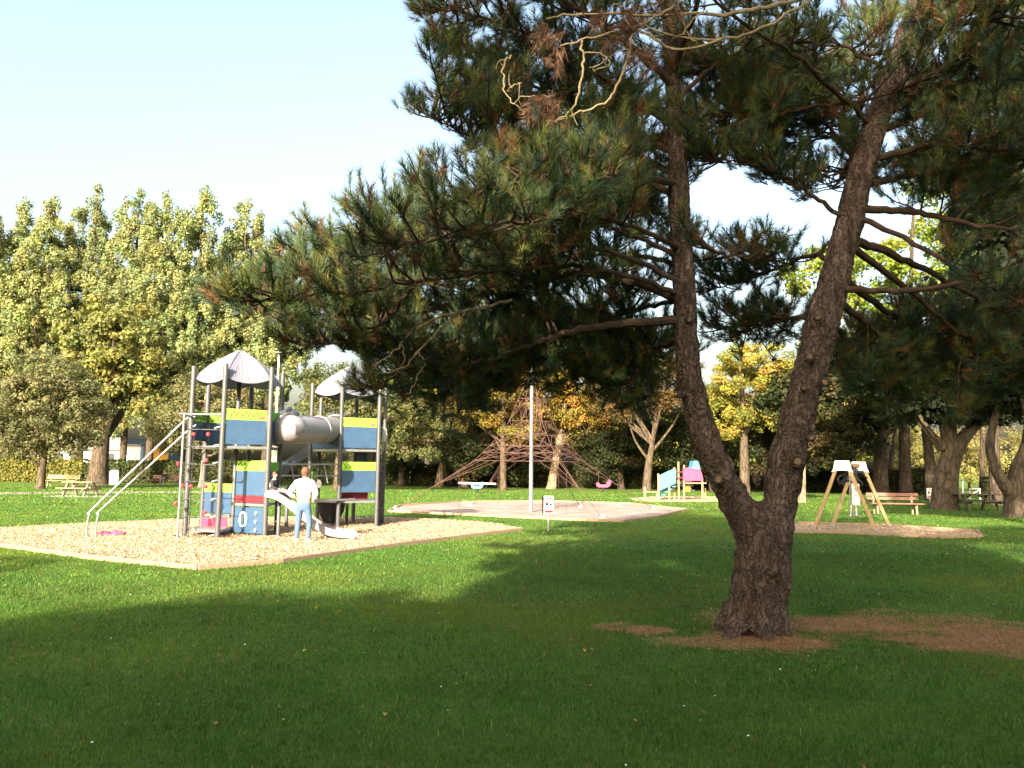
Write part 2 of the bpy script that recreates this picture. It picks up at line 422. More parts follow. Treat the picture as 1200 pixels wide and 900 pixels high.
def in_poly(x, y, poly):
    r = np.zeros(len(x), bool); k = len(poly)
    for i in range(k):
        x1, y1 = poly[i]; x2, y2 = poly[(i + 1) % k]
        c = ((y1 > y) != (y2 > y)) & (x < (x2 - x1) * (y - y1) / (y2 - y1 + 1e-12) + x1)
        r ^= c
    return r
# timber edging round the three beds
def edging(name, poly, label, skip=()):
    mb = MB(); k = len(poly)
    for i in range(k):
        if i in skip: continue
        a = Vector((*poly[i], 0.02)); b = Vector((*poly[(i + 1) % k], 0.02))
        mb.beam(a, b - (b - a).normalized() * 0.01, 0.06, 0.13, bev=0.008)
    tag(mb.build(name, M['oldwood'], loc=(poly[0][0], poly[0][1], 0)), label, 'edging')
edging('timber_edging', BED, 'low weathered timber edging round the pale wood chip bed under the play tower')
edging('timber_edging', NETBED, 'low weathered timber edging round the pinkish gravel bed under the climbing net')
edging('timber_edging', SWBED, 'low weathered timber edging round the narrow chip strip under the swing')

# ------------------------------------------------------------------ grass blades, litter, chips
def lawn():
    g = np.random.default_rng(21); X = []; Y = []; H = []; W = []
    for (d0, d1, dens, h, w) in ((2.6, 6.5, 4600, 0.036, 0.0042), (6.5, 10, 2600, 0.036, 0.0056), (10, 17, 760, 0.04, 0.010), (17, 32, 130, 0.045, 0.022), (32, 60, 18, 0.07, 0.05)):
        A = 0.80 * (d1 * d1 - d0 * d0); n = int(A * dens)
        d = np.sqrt(g.uniform(d0 * d0, d1 * d1, n)); x = d * g.uniform(-0.80, 0.80, n)
        X.append(x); Y.append(d); H.append(np.full(n, h)); W.append(np.full(n, w))
    X = np.concatenate(X); Y = np.concatenate(Y); H = np.concatenate(H); W = np.concatenate(W)
    keep = ~(in_poly(X, Y, BED) | in_poly(X, Y, NETBED) | in_poly(X, Y, SWBED) | in_poly(X, Y, TOYBED))
    lit = np.full(len(X), -2.0)
    for (x, y, rx, ry) in LITTER: lit = np.maximum(lit, 1 - np.sqrt(((X - x) / rx) ** 2 + ((Y - y) / ry) ** 2))
    nz = fbm(np.stack([X * 1.1, Y * 2.0, np.zeros_like(X)], 1), 5)
    bare = np.clip((lit * 1.0 + (nz - 0.47) * 4.2) * 2.2, 0, 0.90) * (lit > -0.35)
    gone = g.random(len(X)) < bare; straw = gone & (g.random(len(X)) < 0.22); keep &= (~gone) | straw
    keep &= ((X - TREE.x) ** 2 + (Y - TREE.y) ** 2) > 0.14
    X, Y, H, W, nz, straw = X[keep], Y[keep], H[keep], W[keep], nz[keep], straw[keep]; n = len(X)
    clump = fbm(np.stack([X * 5, Y * 5, np.ones_like(X)], 1), 3)
    H = H * g.uniform(0.45, 1.25, n) * (0.55 + clump * 1.1)
    H[straw] *= 1.0; long_ = g.random(n) < 0.012; H[long_] *= 2.1
    a = g.uniform(0, 2 * np.pi, n); lean = g.uniform(0.1, 0.9, n)
    dirv = np.stack([np.cos(a), np.sin(a), np.zeros(n)], 1); side = np.stack([-np.sin(a), np.cos(a), np.zeros(n)], 1)
    tw = g.uniform(0, 2 * np.pi, n); side = np.stack([np.cos(tw), np.sin(tw), np.zeros(n)], 1)
    p = np.stack([X, Y, np.full(n, -0.002)], 1)
    v = np.empty((n, 5, 3)); up = np.array([0, 0, 1.0])
    v[:, 0] = p - side * W[:, None] / 2; v[:, 1] = p + side * W[:, None] / 2
    mid = p + up * (H * 0.6)[:, None] + dirv * (H * lean * 0.3)[:, None]
    v[:, 2] = mid + side * W[:, None] * 0.4; v[:, 3] = mid - side * W[:, None] * 0.4
    v[:, 4] = p + up * (H * (1 - 0.25 * lean))[:, None] + dirv * (H * lean * 0.95)[:, None]
    base = np.arange(n)[:, None] * 5
    tri = np.concatenate([base + np.array([[0, 1, 2]]), base + np.array([[0, 2, 3]]), base + np.array([[3, 2, 4]])])
    big = fbm(np.stack([X * 0.4, Y * 0.4, np.full(n, 3.3)], 1), 3)
    pig = pick_pig(n, [(0.046, 0.126, 0.018), (0.068, 0.155, 0.021), (0.032, 0.100, 0.016), (0.26, 0.22, 0.10)], [4, 3, 3, 0.2], g, 0.3)
    yel = np.clip((big - 0.38) * 3.0, 0, 1)[:, None]
    pig = pig * (1 - 0.45 * yel) + np.array([0.16, 0.19, 0.026]) * 0.45 * yel
    pig = pig * (0.62 + 0.80 * fbm(np.stack([X * 0.9, Y * 0.9, np.full(n, 8.8)], 1), 4) * 0.95)[:, None]
    pig[straw] = pick_pig(int(straw.sum()), [(0.28, 0.18, 0.08), (0.19, 0.11, 0.05), (0.34, 0.26, 0.12)], [3, 2, 2], g)
    me = arr_mesh('grass', v.reshape(-1, 3), tri, 3, np.repeat(pig, 5, axis=0), M['blade'])
    tag(link('grass', me), 'short mown green grass blades covering the lawn', 'grass', kind='stuff')
lawn()
def litter():
    g = np.random.default_rng(5); n = 26000
    k = g.choice(len(LITTER), n, p=[0.28, 0.27, 0.35, 0.10]); L = np.array(LITTER)[k]
    r = g.random(n) ** 0.6; a = g.uniform(0, 2 * np.pi, n)
    x = L[:, 0] + L[:, 2] * r * np.cos(a) * 1.15; y = L[:, 1] + L[:, 3] * r * np.sin(a) * 1.15
    lt = np.full(n, -2.0)
    for (a_, b_, rx, ry) in LITTER: lt = np.maximum(lt, 1 - np.sqrt(((x - a_) / rx) ** 2 + ((y - b_) / ry) ** 2))
    mk = np.clip((lt + (fbm(np.stack([x * 1.1, y * 2.0, np.zeros(n)], 1), 5) - 0.47) * 4.2) * 2.6, 0, 1); ok = g.random(n) < mk; x, y = x[ok], y[ok]; n = len(x)
    th = g.uniform(0, np.pi, n); ln = g.uniform(0.04, 0.075, n); p = np.stack([x, y, g.uniform(0.006, 0.02, n)], 1)
    d = np.stack([np.cos(th), np.sin(th), g.uniform(-0.12, 0.12, n)], 1) * ln[:, None]; s = np.stack([-np.sin(th), np.cos(th), np.zeros(n)], 1) * 0.0022
    v = np.stack([p - d - s, p - d + s, p + d], 1)
    pig = pick_pig(n, [(0.28, 0.15, 0.07), (0.42, 0.27, 0.13), (0.14, 0.07, 0.035)], [3, 2, 2], g)
    tag(link('needle_litter', arr_mesh('needle_litter', v.reshape(-1, 3), np.arange(n * 3).reshape(n, 3), 3, np.repeat(pig, 3, axis=0), M['litter'])),
        'fallen brown pine needles on the bare soil round the pine trunk', 'needles', kind='stuff')
    # fallen leaves and daisies on the lawn
    n = 800; d = np.sqrt(g.uniform(4 ** 2, 45 ** 2, n)); x = d * g.uniform(-0.75, 0.75, n)
    ok = ~(in_poly(x, d, BED)); x, d = x[ok], d[ok]; n = len(x)
    (V, Fc, pg), _ = (leaf_arrays(np.stack([x, d, np.full(n, 0.045)], 1), np.array([[0, 0, 1.0]]) + 0.5 * g.normal(size=(n, 3)), g.uniform(0.025, 0.055, n),
                     pick_pig(n, [(0.32, 0.22, 0.07), (0.22, 0.11, 0.05), (0.36, 0.30, 0.12)], [3, 2, 2], g), g), 0)
    tag(link('fallen_leaves', arr_mesh('fallen_leaves', V, Fc, 4, pg, M['leaf'])), 'scattered yellow and brown fallen leaves on the lawn', 'leaves', kind='stuff')
    n = 46; d = np.sqrt(g.uniform(4 ** 2, 16 ** 2, n)); x = d * g.uniform(-0.7, 0.5, n); ok = ~(in_poly(x, d, BED)); x, d = x[ok], d[ok]
    mb = MB()
    for a, b in zip(x, d): mb.ball((a, b, 0.05), rnd.uniform(0.005, 0.010), 6, (1, 1, 0.5))
    tag(mb.build('daisies', M['white']), 'tiny white daisies dotted over the lawn', 'flowers', kind='stuff')
    # loose chips
    for nm, poly, cnt, lab in (('wood_chips', BED, 110000, 'loose pale wood chips lying on the bed under the play tower'), ('wood_chips', SWBED, 8000, 'loose pale wood chips lying on the narrow strip under the swing')):
        P2 = np.array(poly); lo, hi = P2.min(0), P2.max(0)
        x = g.uniform(lo[0], hi[0], cnt * 2); y = g.uniform(lo[1], hi[1], cnt * 2); ok = in_poly(x, y, poly); x, y = x[ok][:cnt], y[ok][:cnt]; n = len(x)
        z = 0.03 + 0.12 * fbm(np.stack([x * 0.9, y * 0.9, np.full(n, 5.5)], 1), 3) if poly is BED else np.full(n, 0.04)
        pg = pick_pig(n, [(0.42, 0.325, 0.22), (0.33, 0.245, 0.155), (0.50, 0.40, 0.29), (0.19, 0.13, 0.08)], [4, 2.5, 3, .6], g)
        V, Fc, pg = leaf_arrays(np.stack([x, y, z + g.uniform(-0.008, 0.02, n)], 1), np.array([[0, 0, 1.0]]) + 0.45 * g.normal(size=(n, 3)), g.uniform(0.02, 0.05, n), pg, g, 0.5)
        tag(link(nm, arr_mesh(nm, V, Fc, 4, pg, M['litter'])), lab, 'wood chips', kind='stuff')
litter()

# ------------------------------------------------------------------ trees
def tree(name, label, cat, base, blobs, n_leaf, size, cols, w, trunk=None, tr=0.25, barkm='bark', seed=1, n_clump=90, clump=(0.6, 1.1), limbs=7, group=None, **kw):
    """trunk > limbs go into one mesh; crown another. blobs are relative to the base."""
    g = np.random.default_rng(seed)
    root = empty(name, base, label, cat, group)
    zc = min(b[2] for b in blobs); b0 = blobs[0]
    if trunk is None: trunk = [(0, 0, -0.1), (g.normal() * 0.1, 0, zc * 0.5), (b0[0] * 0.6, b0[1] * 0.6, b0[2]), (b0[0], b0[1], b0[2] + b0[5] * 0.7)]
    (V, Fc, pg), C = crown_leaves(blobs, n_leaf, size, cols, w, g, n_clump=n_clump, clump=clump, **kw)
    mb = MB(); base = Vector(base)
    sp = smooth_path([base + Vector(p) for p in trunk], 6); k = len(sp)
    rad = [tr * (1.35 if i == 0 else 1.12 if i == 1 else 1.0) * (1 - 0.85 * (i / (k - 1)) ** 1.3) for i in range(k)]
    mb.tube(sp, rad, 10)
    for i in range(limbs):
        c = C[g.integers(len(C))]; s = sp[int(k * g.uniform(0.35, 0.8))]; e = base + Vector(c)
        if e.z < s.z - 0.5: continue
        m_ = s.lerp(e, 0.5) + Vector((0, 0, -0.1 * (e - s).length)) + Vector(g.normal(size=3)) * 0.12
        pth = smooth_path([s, m_, e], 4)
        mb.tube(pth, lerp_list([tr * 0.38, tr * 0.22, tr * 0.06], len(pth)), 6)
    mb.build('trunk', M[barkm], root, smooth=True)
    o = link('crown', arr_mesh('crown', V, Fc, 4, pg, M['leaf']), root)
    return root

POP = [(0.18, 0.215, 0.095), (0.215, 0.235, 0.10), (0.15, 0.195, 0.105), (0.25, 0.245, 0.095)]  # pale leaf colours with a hazy lens veil mixed in
pop = [(-32, 250, 'poplar half out of frame at the left edge, behind the round olive tree'),
       (6, 240, 'tall poplar with a pale double tip, first whole crown from the left edge'),
       (38, 235, 'yellower tall poplar rising straight above the round olive green tree'),
       (92, 222, 'tall poplar with a sharp peak and dark blue green tip, above the picnic table'),
       (143, 221, 'tallest pointed poplar with a narrow spire, left of centre in the row'),
       (174, 229, 'poplar with a slim leaning tip, between the tallest pointed poplars'),
       (221, 221, 'tall broad poplar with a ragged tip, directly left of the tower roof'),
       (274, 235, 'tall poplar with a flat two pointed top, above the left tower roof'),
       (310, 282, 'shorter poplar at the right end of the row, beside the lamp post')]
for i, (px, ty, lab) in enumerate(pop):
    d = 80 + rnd.uniform(-2.5, 2.5); b = GX(px, d); H = P(px, ty, d).z
    g_ = random.Random(i); blobs = []
    # ascending limbs: spindle of stacked ellipsoids with separate upswept leaders
    nb = 15
    for k in range(nb):
        t = (k + 0.5) / nb; z = 7.6 + (H - 8.4) * t
        rr = 4.8 * (1 - 0.80 * t ** 2.8) * (0.75 + 0.25 * min(1, t * 4))
        a = k * 2.4 + i; off = rr * 0.45
        blobs.append((math.cos(a) * off, math.sin(a) * off, z, rr * 0.72, rr * 0.72, rr * 0.95))
    for k in range(5):
        a = g_.uniform(0, 6.28); o_ = 0 if k == 0 else g_.uniform(0.8, 2.2); blobs.append((math.cos(a) * o_, math.sin(a) * o_, H - 0.8 - k * 0.7 - o_ * 0.6, 0.45, 0.45, 1.3))
    tree('poplar', lab, 'poplar', b, blobs, 48000, 0.26, POP, [4, 3, 3, 1 + (i == 2) * 3], tr=0.42, barkm='bark', seed=100 + i, n_clump=520, clump=(0.35, 0.8), flat=(0.85, 0.85, 1.3), shell=0.5, limbs=18,
         group='poplars in a row behind the hedge', trunk=[(0, 0, -0.1), (0, 0, 6), (0, 0, H * 0.6), (0, 0, H * 0.93)], up=0.25)

OLIVE = [(0.10, 0.11, 0.05), (0.14, 0.14, 0.065), (0.075, 0.085, 0.042), (0.19, 0.175, 0.09)]
def px_blob(base, px, py, d, wpx, hpx, depth=None):
    """ellipsoid whose silhouette is wpx by hpx (photo pixels) around (px,py) at distance d, relative to base"""
    c = P(px, py, d) - Vector(base); s = d / F
    return (c.x, c.y, c.z, wpx * s / 2, (depth or wpx * s) / 2, hpx * s / 2)

b = G(47, 573)
tree('round_tree', 'round olive green tree with a dense dome crown, left of the picnic table', 'tree', b,
     [px_blob(b, 58, 482, b.y, 118, 112), px_blob(b, 20, 492, b.y, 70, 90), px_blob(b, 92, 492, b.y, 70, 84), px_blob(b, 55, 445, b.y, 90, 62)], 26000, 0.22, OLIVE, [3, 3, 3, 1.5],
     tr=0.30, seed=31, n_clump=330, clump=(0.35, 0.7), up=0.5, barkm='bark', limbs=8, trunk=[(0, 0, -.1), (0.05, 0, 1.5), (.2, 0, 3), (.3, 0, 6)], shell=0.55, aspect=0.5)
b = G(237, 571)
tree('round_tree', 'round olive green tree behind the left play tower, its pale trunk between the posts', 'tree', b,
     [px_blob(b, 240, 485, b.y, 110, 100), px_blob(b, 205, 500, b.y, 60, 70), px_blob(b, 282, 490, b.y, 70, 84)], 20000, 0.22, OLIVE, [3, 4, 2, 2], tr=0.32, seed=32, n_clump=280, clump=(0.4, 0.75), barkm='palebark', shell=0.5, aspect=0.5)
b = G(395, 574)
tree('round_tree', 'broad olive green tree filling the gap behind the right play tower', 'tree', b,
     [px_blob(b, 400, 482, b.y, 92, 110), px_blob(b, 440, 495, b.y, 90, 100), px_blob(b, 490, 505, b.y, 60, 80), px_blob(b, 385, 450, b.y, 60, 60)], 26000, 0.22, [(0.075, 0.09, 0.03), (0.11, 0.12, 0.045), (0.05, 0.065, 0.028), (0.14, 0.135, 0.06)], [3, 3, 3, 1.5], tr=0.32, seed=33, n_clump=300, clump=(0.4, 0.8), shell=0.5, aspect=0.55)
b = G(114, 568)
tree('thick_tree', 'tall tree with a thick dark trunk rising behind the picnic table', 'tree', b,
     [px_blob(b, 128, 440, b.y, 100, 130), px_blob(b, 150, 410, b.y, 90, 120), px_blob(b, 110, 390, b.y, 80, 100), px_blob(b, 165, 455, b.y, 70, 90)], 15000, 0.34, [(0.145, 0.155, 0.05), (0.175, 0.17, 0.05), (0.10, 0.12, 0.045)], [3, 3, 2], tr=0.85, seed=34, n_clump=170, clump=(0.5, 1.0), barkm='bark', trunk=[(0, 0, -.1), (.1, 0, 3), (.3, 0, 7), (.6, 0, 14)], limbs=14)

AUT = [(0.10, 0.06, 0.025), (0.075, 0.06, 0.022), (0.05, 0.052, 0.02), (0.15, 0.09, 0.036)]
GOLD = [(0.25, 0.165, 0.03), (0.19, 0.15, 0.032), (0.12, 0.115, 0.03), (0.28, 0.165, 0.04)]
LIT = [(0.14, 0.155, 0.03), (0.22, 0.20, 0.035), (0.09, 0.11, 0.025), (0.30, 0.22, 0.05)]
SHADE_BLACK = [(0.012, 0.018, 0.008), (0.016, 0.022, 0.010), (0.008, 0.013, 0.006)]  # near-black leaf colours, shade from other trees mixed in
SHADE_GREEN = [(0.021, 0.030, 0.011), (0.015, 0.024, 0.009), (0.032, 0.037, 0.013), (0.075, 0.052, 0.02)]  # dark leaf colours holding the shade other trees would cast
def bgtree(name, label, bpx, bpy_, blobs_px, n, size, cols, w, tr, seed, barkm='bark', trunk_px=None, d=None, cat='tree', clump=(0.5, 1.0), nc=120, limbs=8, depth=None, group=None, **kw):
    b = G(bpx, bpy_) if d is None else GX(bpx, d)
    bl = [px_blob(b, x, y, b.y + dz, w_, h_, depth) for (x, y, w_, h_, dz) in [(*q, 0) if len(q) == 4 else q for q in blobs_px]]
    tk = None
    if trunk_px: tk = [(0, 0, -0.1)] + [tuple(P(x, y, b.y) - b) for x, y in trunk_px]
    return tree(name, label, cat, b, bl, n, size, cols, w, trunk=tk, tr=tr, seed=seed, barkm=barkm, clump=clump, n_clump=nc, limbs=limbs, group=group, **kw)

bgtree('leaning_tree', 'tree with a sunlit leaning trunk and russet green crown, left of the climbing net', 514, 571, [(520, 500, 95, 70), (492, 490, 60, 60), (556, 480, 80, 90), (530, 455, 100, 70)], 20000, 0.22, AUT, [2, 3, 4, 1], 0.42, 41, 'palebark', [(519, 545), (526, 515), (530, 470)])
bgtree('golden_tree', 'golden yellow autumn tree with a pale leaning trunk, directly behind the climbing net', 646, 573, [(668, 480, 90, 66), (690, 450, 80, 80), (640, 440, 80, 70), (705, 495, 50, 40), (600, 450, 60, 70)], 24000, 0.20, GOLD, [3, 3, 2, 2], 0.42, 42, 'palebark', [(651, 540), (658, 505), (664, 450), (668, 425)], nc=150, clump=(0.4, 0.9), shell=0.35)
bgtree('fan_tree', 'tree with a bare grey trunk fanning into upright branches, left of the small toddler playhouse', 757, 573, [(745, 440, 120, 80), (700, 420, 80, 60), (790, 450, 70, 80), (720, 475, 60, 36)], 20000, 0.20, AUT, [3, 3, 3, 2], 0.36, 43, 'bark', [(760, 545), (765, 515), (770, 470)], d=60, limbs=16)
bgtree('sunlit_tree', 'sunlit yellow green tree seen through the fork of the pine', 872, 571, [(870, 460, 100, 70), (850, 490, 70, 50), (905, 475, 60, 80), (880, 420, 90, 60), (925, 440, 60, 60)], 26000, 0.19, LIT, [3, 3, 2, 1.5], 0.4, 44, 'bark', [(872, 530), (870, 470), (870, 430)], d=58, nc=150, clump=(0.4, 0.85))
bgtree('bright_tree', 'bright green tall tree lit up behind the right pine stem', 1060, 572, [(1060, 310, 160, 110), (1130, 290, 130, 110), (1175, 130, 120, 110), (1120, 190, 130, 120), (960, 320, 90, 90), (1000, 380, 120, 80), (1200, 230, 90, 150)], 22000, 0.34, [(0.14, 0.19, 0.025), (0.10, 0.145, 0.022), (0.20, 0.22, 0.04)], [3, 3, 2], 0.5, 45, d=62, barkm='darkbark', nc=240, clump=(0.6, 1.2), trunk_px=[(1060, 500), (1065, 400), (1070, 250)])
bgtree('russet_tree', 'russet and gold autumn tree behind the upper left of the climbing net', 590, 0, [(590, 445, 110, 90), (560, 480, 70, 60), (615, 490, 60, 60)], 20000, 0.20, AUT[:2] + GOLD[:2] + LIT[:1], [2, 2, 1.5, 2, 1.5], 0.3, 46, 'bark', d=63, nc=130, clump=(0.4, 0.9))
# trees under and behind the pine, shade painted into their leaf colours
dk = [(930, 62, [(930, 490, 110, 110), (900, 525, 90, 70)], 'bush tree with shade coloured leaves filling the space right of the pine fork', SHADE_GREEN, [3, 3, 2, 1]),
      (1000, 60, [(1000, 470, 110, 140), (975, 520, 80, 80)], 'shade coloured tree with a few leaves coloured as lit above the wooden swing', SHADE_GREEN, [3, 3, 3, 2.5]),
      (1090, 50, [(1060, 440, 150, 120), (1130, 430, 140, 120), (1010, 430, 100, 90)], 'broad tree with shade blackened leaves spreading over the red slatted bench', SHADE_BLACK, [3, 2, 2]),
      (1165, 44, [(1170, 420, 150, 140), (1120, 455, 120, 80), (1200, 470, 90, 60)], 'tree with shade blackened leaves hanging over the forked trunk at the right edge', SHADE_BLACK, [3, 2, 2]),
      (835, 66, [(835, 500, 80, 110), (810, 530, 70, 60)], 'tree with shade coloured leaves behind the pink and blue toddler playhouse', SHADE_GREEN, [3, 3, 1.5, 0.6]),
      (728, 68, [(728, 512, 80, 100), (700, 535, 60, 60), (770, 500, 80, 80)], 'tree with shade coloured leaves right of the golden tree', SHADE_GREEN, [3, 3, 2, 1]),
      (585, 70, [(585, 500, 100, 120), (620, 525, 70, 80)], 'tree with shade coloured leaves left of the golden tree', SHADE_GREEN, [3, 3, 2, 0.8]),
      (545, 66, [(545, 520, 70, 80)], 'small tree with shade coloured leaves between the leaning trunk and the net mast', SHADE_GREEN, [3, 3, 2, 0.6]),
      (470, 72, [(470, 500, 90, 110)], 'tree with shade coloured leaves right of the broad olive green tree', SHADE_GREEN, [3, 3, 2, 0.6])]
for i, (px, d, bl, lab, cols, w) in enumerate(dk):
    bgtree('shade_dark_tree', lab, px, 0, bl, 28000, 0.20, cols, w, 0.35, 60 + i, 'darkbark', d=d, clump=(0.5, 1.1), nc=150, group='shade coloured trees behind the lawn', shell=0.2)
# far backdrop trees, lit where the sun gets through
far = [(500, 96, [(500, 470, 120, 130)], 'far green tree behind the leaning trunk', LIT), (600, 100, [(600, 470, 130, 150)], 'far green tree behind the net mast', AUT),
       (700, 98, [(690, 500, 130, 90)], 'far tree with brown leaves low behind the golden tree', AUT), (790, 100, [(790, 520, 110, 80)], 'far low tree behind the toddler playhouse', LIT),
       (880, 96, [(880, 510, 120, 110)], 'far tree behind the sunlit yellow green tree', LIT), (970, 100, [(970, 500, 120, 130)], 'far tree low behind the wooden swing', LIT)]
for i, (px, d, bl, lab, cols) in enumerate(far):
    bgtree('far_tree', lab, px, 0, bl, 7000, 0.5, cols, [2, 2, 3, 1], 0.4, 80 + i, 'darkbark', d=d, clump=(0.9, 1.7), nc=60, group='far trees beyond the hedge', shell=0.2)
WIL = [(0.20, 0.185, 0.06), (0.15, 0.15, 0.05), (0.27, 0.23, 0.09)]
for i, (px, d, bl, lab) in enumerate([(1075, 74, [(1078, 535, 70, 70), (1060, 520, 60, 60)], 'yellow olive willow bush left of the forked trunk'), (1135, 78, [(1135, 532, 70, 80)], 'yellow olive willow bush between the forked trunk and the thin dark trunk'),
                                   (1190, 76, [(1185, 540, 80, 90), (1215, 520, 70, 100)], 'largest yellow olive willow bush at the right edge')]):
    bgtree('willow_bush', lab, px, 0, bl, 9000, 0.28, WIL, [3, 3, 2], 0.15, 90 + i, 'bark', d=d, cat='bush', clump=(0.5, 1.0), nc=90, group='willows beyond the right hedge', shell=0.2, aspect=0.35)
# trees on the right lawn
bgtree('forked_tree', 'old tree with a thick forked trunk, right of the red slatted bench', 1106, 597, [(1110, 470, 110, 60), (1075, 455, 80, 60), (1150, 465, 90, 60)], 7000, 0.26, SHADE_BLACK, [3, 2, 2], 0.62, 51, 'bark', [(1109, 560), (1114, 528), (1106, 490), (1098, 455)], limbs=3, nc=80)
def extra_limb(root, pts, radii, m):
    mb = MB(); sp = smooth_path(pts, 8); mb.tube(sp, lerp_list(radii, len(sp)), 10); return mb.build('limb', M[m], root, smooth=True)
fk = bpy.data.objects['forked_tree']; dF = fk.location.y
extra_limb(fk, [P(1112, 545, dF), P(1124, 520, dF), P(1142, 500, dF), P(1165, 488, dF)], [0.5, 0.36, 0.24, 0.12], 'bark')
extra_limb(fk, [P(1105, 525, dF), P(1092, 510, dF), P(1082, 500, dF), P(1072, 490, dF)], [0.3, 0.2, 0.13, 0.08], 'bark')
bgtree('curved_tree', 'tree with a curving slender stem and thick foot at the right edge', 1188, 606, [(1180, 455, 90, 60), (1215, 450, 80, 70)], 6000, 0.22, SHADE_BLACK, [3, 2, 2], 0.42, 52, 'bark', [(1189, 578), (1192, 550), (1202, 520), (1205, 470)], limbs=2, nc=70)
cv = bpy.data.objects['curved_tree']; dC = cv.location.y
extra_limb(cv, [P(1188, 582, dC), P(1176, 566, dC), P(1165, 545, dC), P(1160, 520, dC), P(1166, 490, dC), P(1172, 470, dC)], [0.3, 0.24, 0.2, 0.17, 0.14, 0.1], 'bark')
bgtree('thin_tree', 'thin straight dark trunk between the forked tree and the curved tree', 1151, 581, [(1151, 470, 60, 60)], 4000, 0.26, SHADE_BLACK, [3, 2, 2], 0.26, 53, 'darkbark', [(1151, 540), (1150, 490)], limbs=3, nc=40)
bgtree('dark_trunk_tree', 'tree with a straight dark trunk behind the left end of the red slatted bench', 1032, 580, [(1032, 455, 110, 90)], 6000, 0.28, SHADE_BLACK, [3, 2, 2], 0.62, 54, 'darkbark', [(1032, 540), (1033, 500), (1034, 460)], limbs=5, nc=60)
bgtree('dark_trunk_tree', 'thinner leaning dark trunk close right of the straight dark trunk by the bench', 1041, 578, [(1055, 460, 60, 60)], 4000, 0.28, SHADE_BLACK, [3, 2, 2], 0.24, 55, 'darkbark', [(1043, 550), (1048, 510), (1055, 480)], limbs=3, nc=40)
bgtree('pale_trunk_tree', 'tree with a pale straight trunk just right of the pine foot', 940, 589, [(935, 470, 90, 70)], 6000, 0.26, SHADE_GREEN, [2, 2, 2, 1], 0.22, 56, 'palebark', [(941, 550), (943, 500)], limbs=0, nc=60)

# trees behind and beside the camera: they shade the near lawn
OFF = [((-12.7, -10.8, 0), 5.7, 2.7, 'broadleaf tree behind the viewpoint, shading the near lawn at the left'),
       ((-9.3, -11.8, 0), 7.3, 3.2, 'broadleaf tree behind the viewpoint, shading the middle of the near lawn'),
       ((-1.2, -12.2, 0), 13.6, 3.5, 'tallest broadleaf tree behind the viewpoint, shading the pine stems'),
       ((-15.5, -3.6, 0), 6.0, 2.2, 'smallest broadleaf tree left of the viewpoint, shading the chip bed corner'),
       ((-5.6, -10.8, 0), 8.8, 2.7, 'slim unseen broadleaf tree added behind the viewpoint to close a gap in the shade'),  # added out of view to close a sunny gap on the near lawn
       ((1.5, -12.9, 0), 9.6, 3.8, 'broadleaf tree straight behind the viewpoint, shading the pine foot'),
       ((6.3, -14.4, 0), 10.0, 4.4, 'broadleaf tree right behind the viewpoint, shading the right lawn')]
tree('shade_dark_tree', 'tall shade coloured tree at the right edge, its crown hanging over the right lawn', 'tree', (16.2, 20.6, 0), [(0, 0, 8.8, 3.7, 3.7, 3.6), (-1.6, .4, 7.2, 2.2, 2.4, 1.9), (1.0, 1.2, 6.6, 2.4, 2.4, 1.6)], 24000, 0.26, SHADE_BLACK, [3, 2, 2], tr=0.32, barkm='darkbark', seed=77, n_clump=190, clump=(0.5, 1.0), group='shade coloured trees behind the lawn', shell=0.15)
for i, (b, zc, rr, lab) in enumerate(OFF):
    tree('broadleaf_tree', lab, 'tree', b, [(0, 0, zc, rr, rr, rr * 0.9), (rr * .35, 0, zc * .62, rr, rr, zc * .42), (-rr * .35, .3, zc * .6, rr, rr, zc * .40)], 26000, 0.42, LIT, [3, 2, 3, 1], tr=0.3, seed=200 + i, n_clump=200, clump=(0.6, 1.2), group='broadleaf trees behind the viewpoint', shell=0.1)

for i, (b, lab) in enumerate((((-6.4, -12.8, 0), 'unseen tall tree added behind the viewpoint at the left, high crown shading the pine'), ((3.4, -16.7, 0), 'unseen tall tree added behind the viewpoint at the right, high crown shading the pine'))):
    tree('added_shade_tree', lab, 'tree', b, [(0, 0, 17.7 - i * .5, 3.0, 3.0, 1.9), (1.2, .5, 16.6 - i * .5, 2.2, 2.2, 1.2)], 9000, 0.40, SHADE_GREEN, [3, 3, 2, 1], tr=0.3, seed=230 + i, n_clump=90, clump=(0.6, 1.1), shell=0.1)  # added out of view, high crowns shaped to shade the upper pine

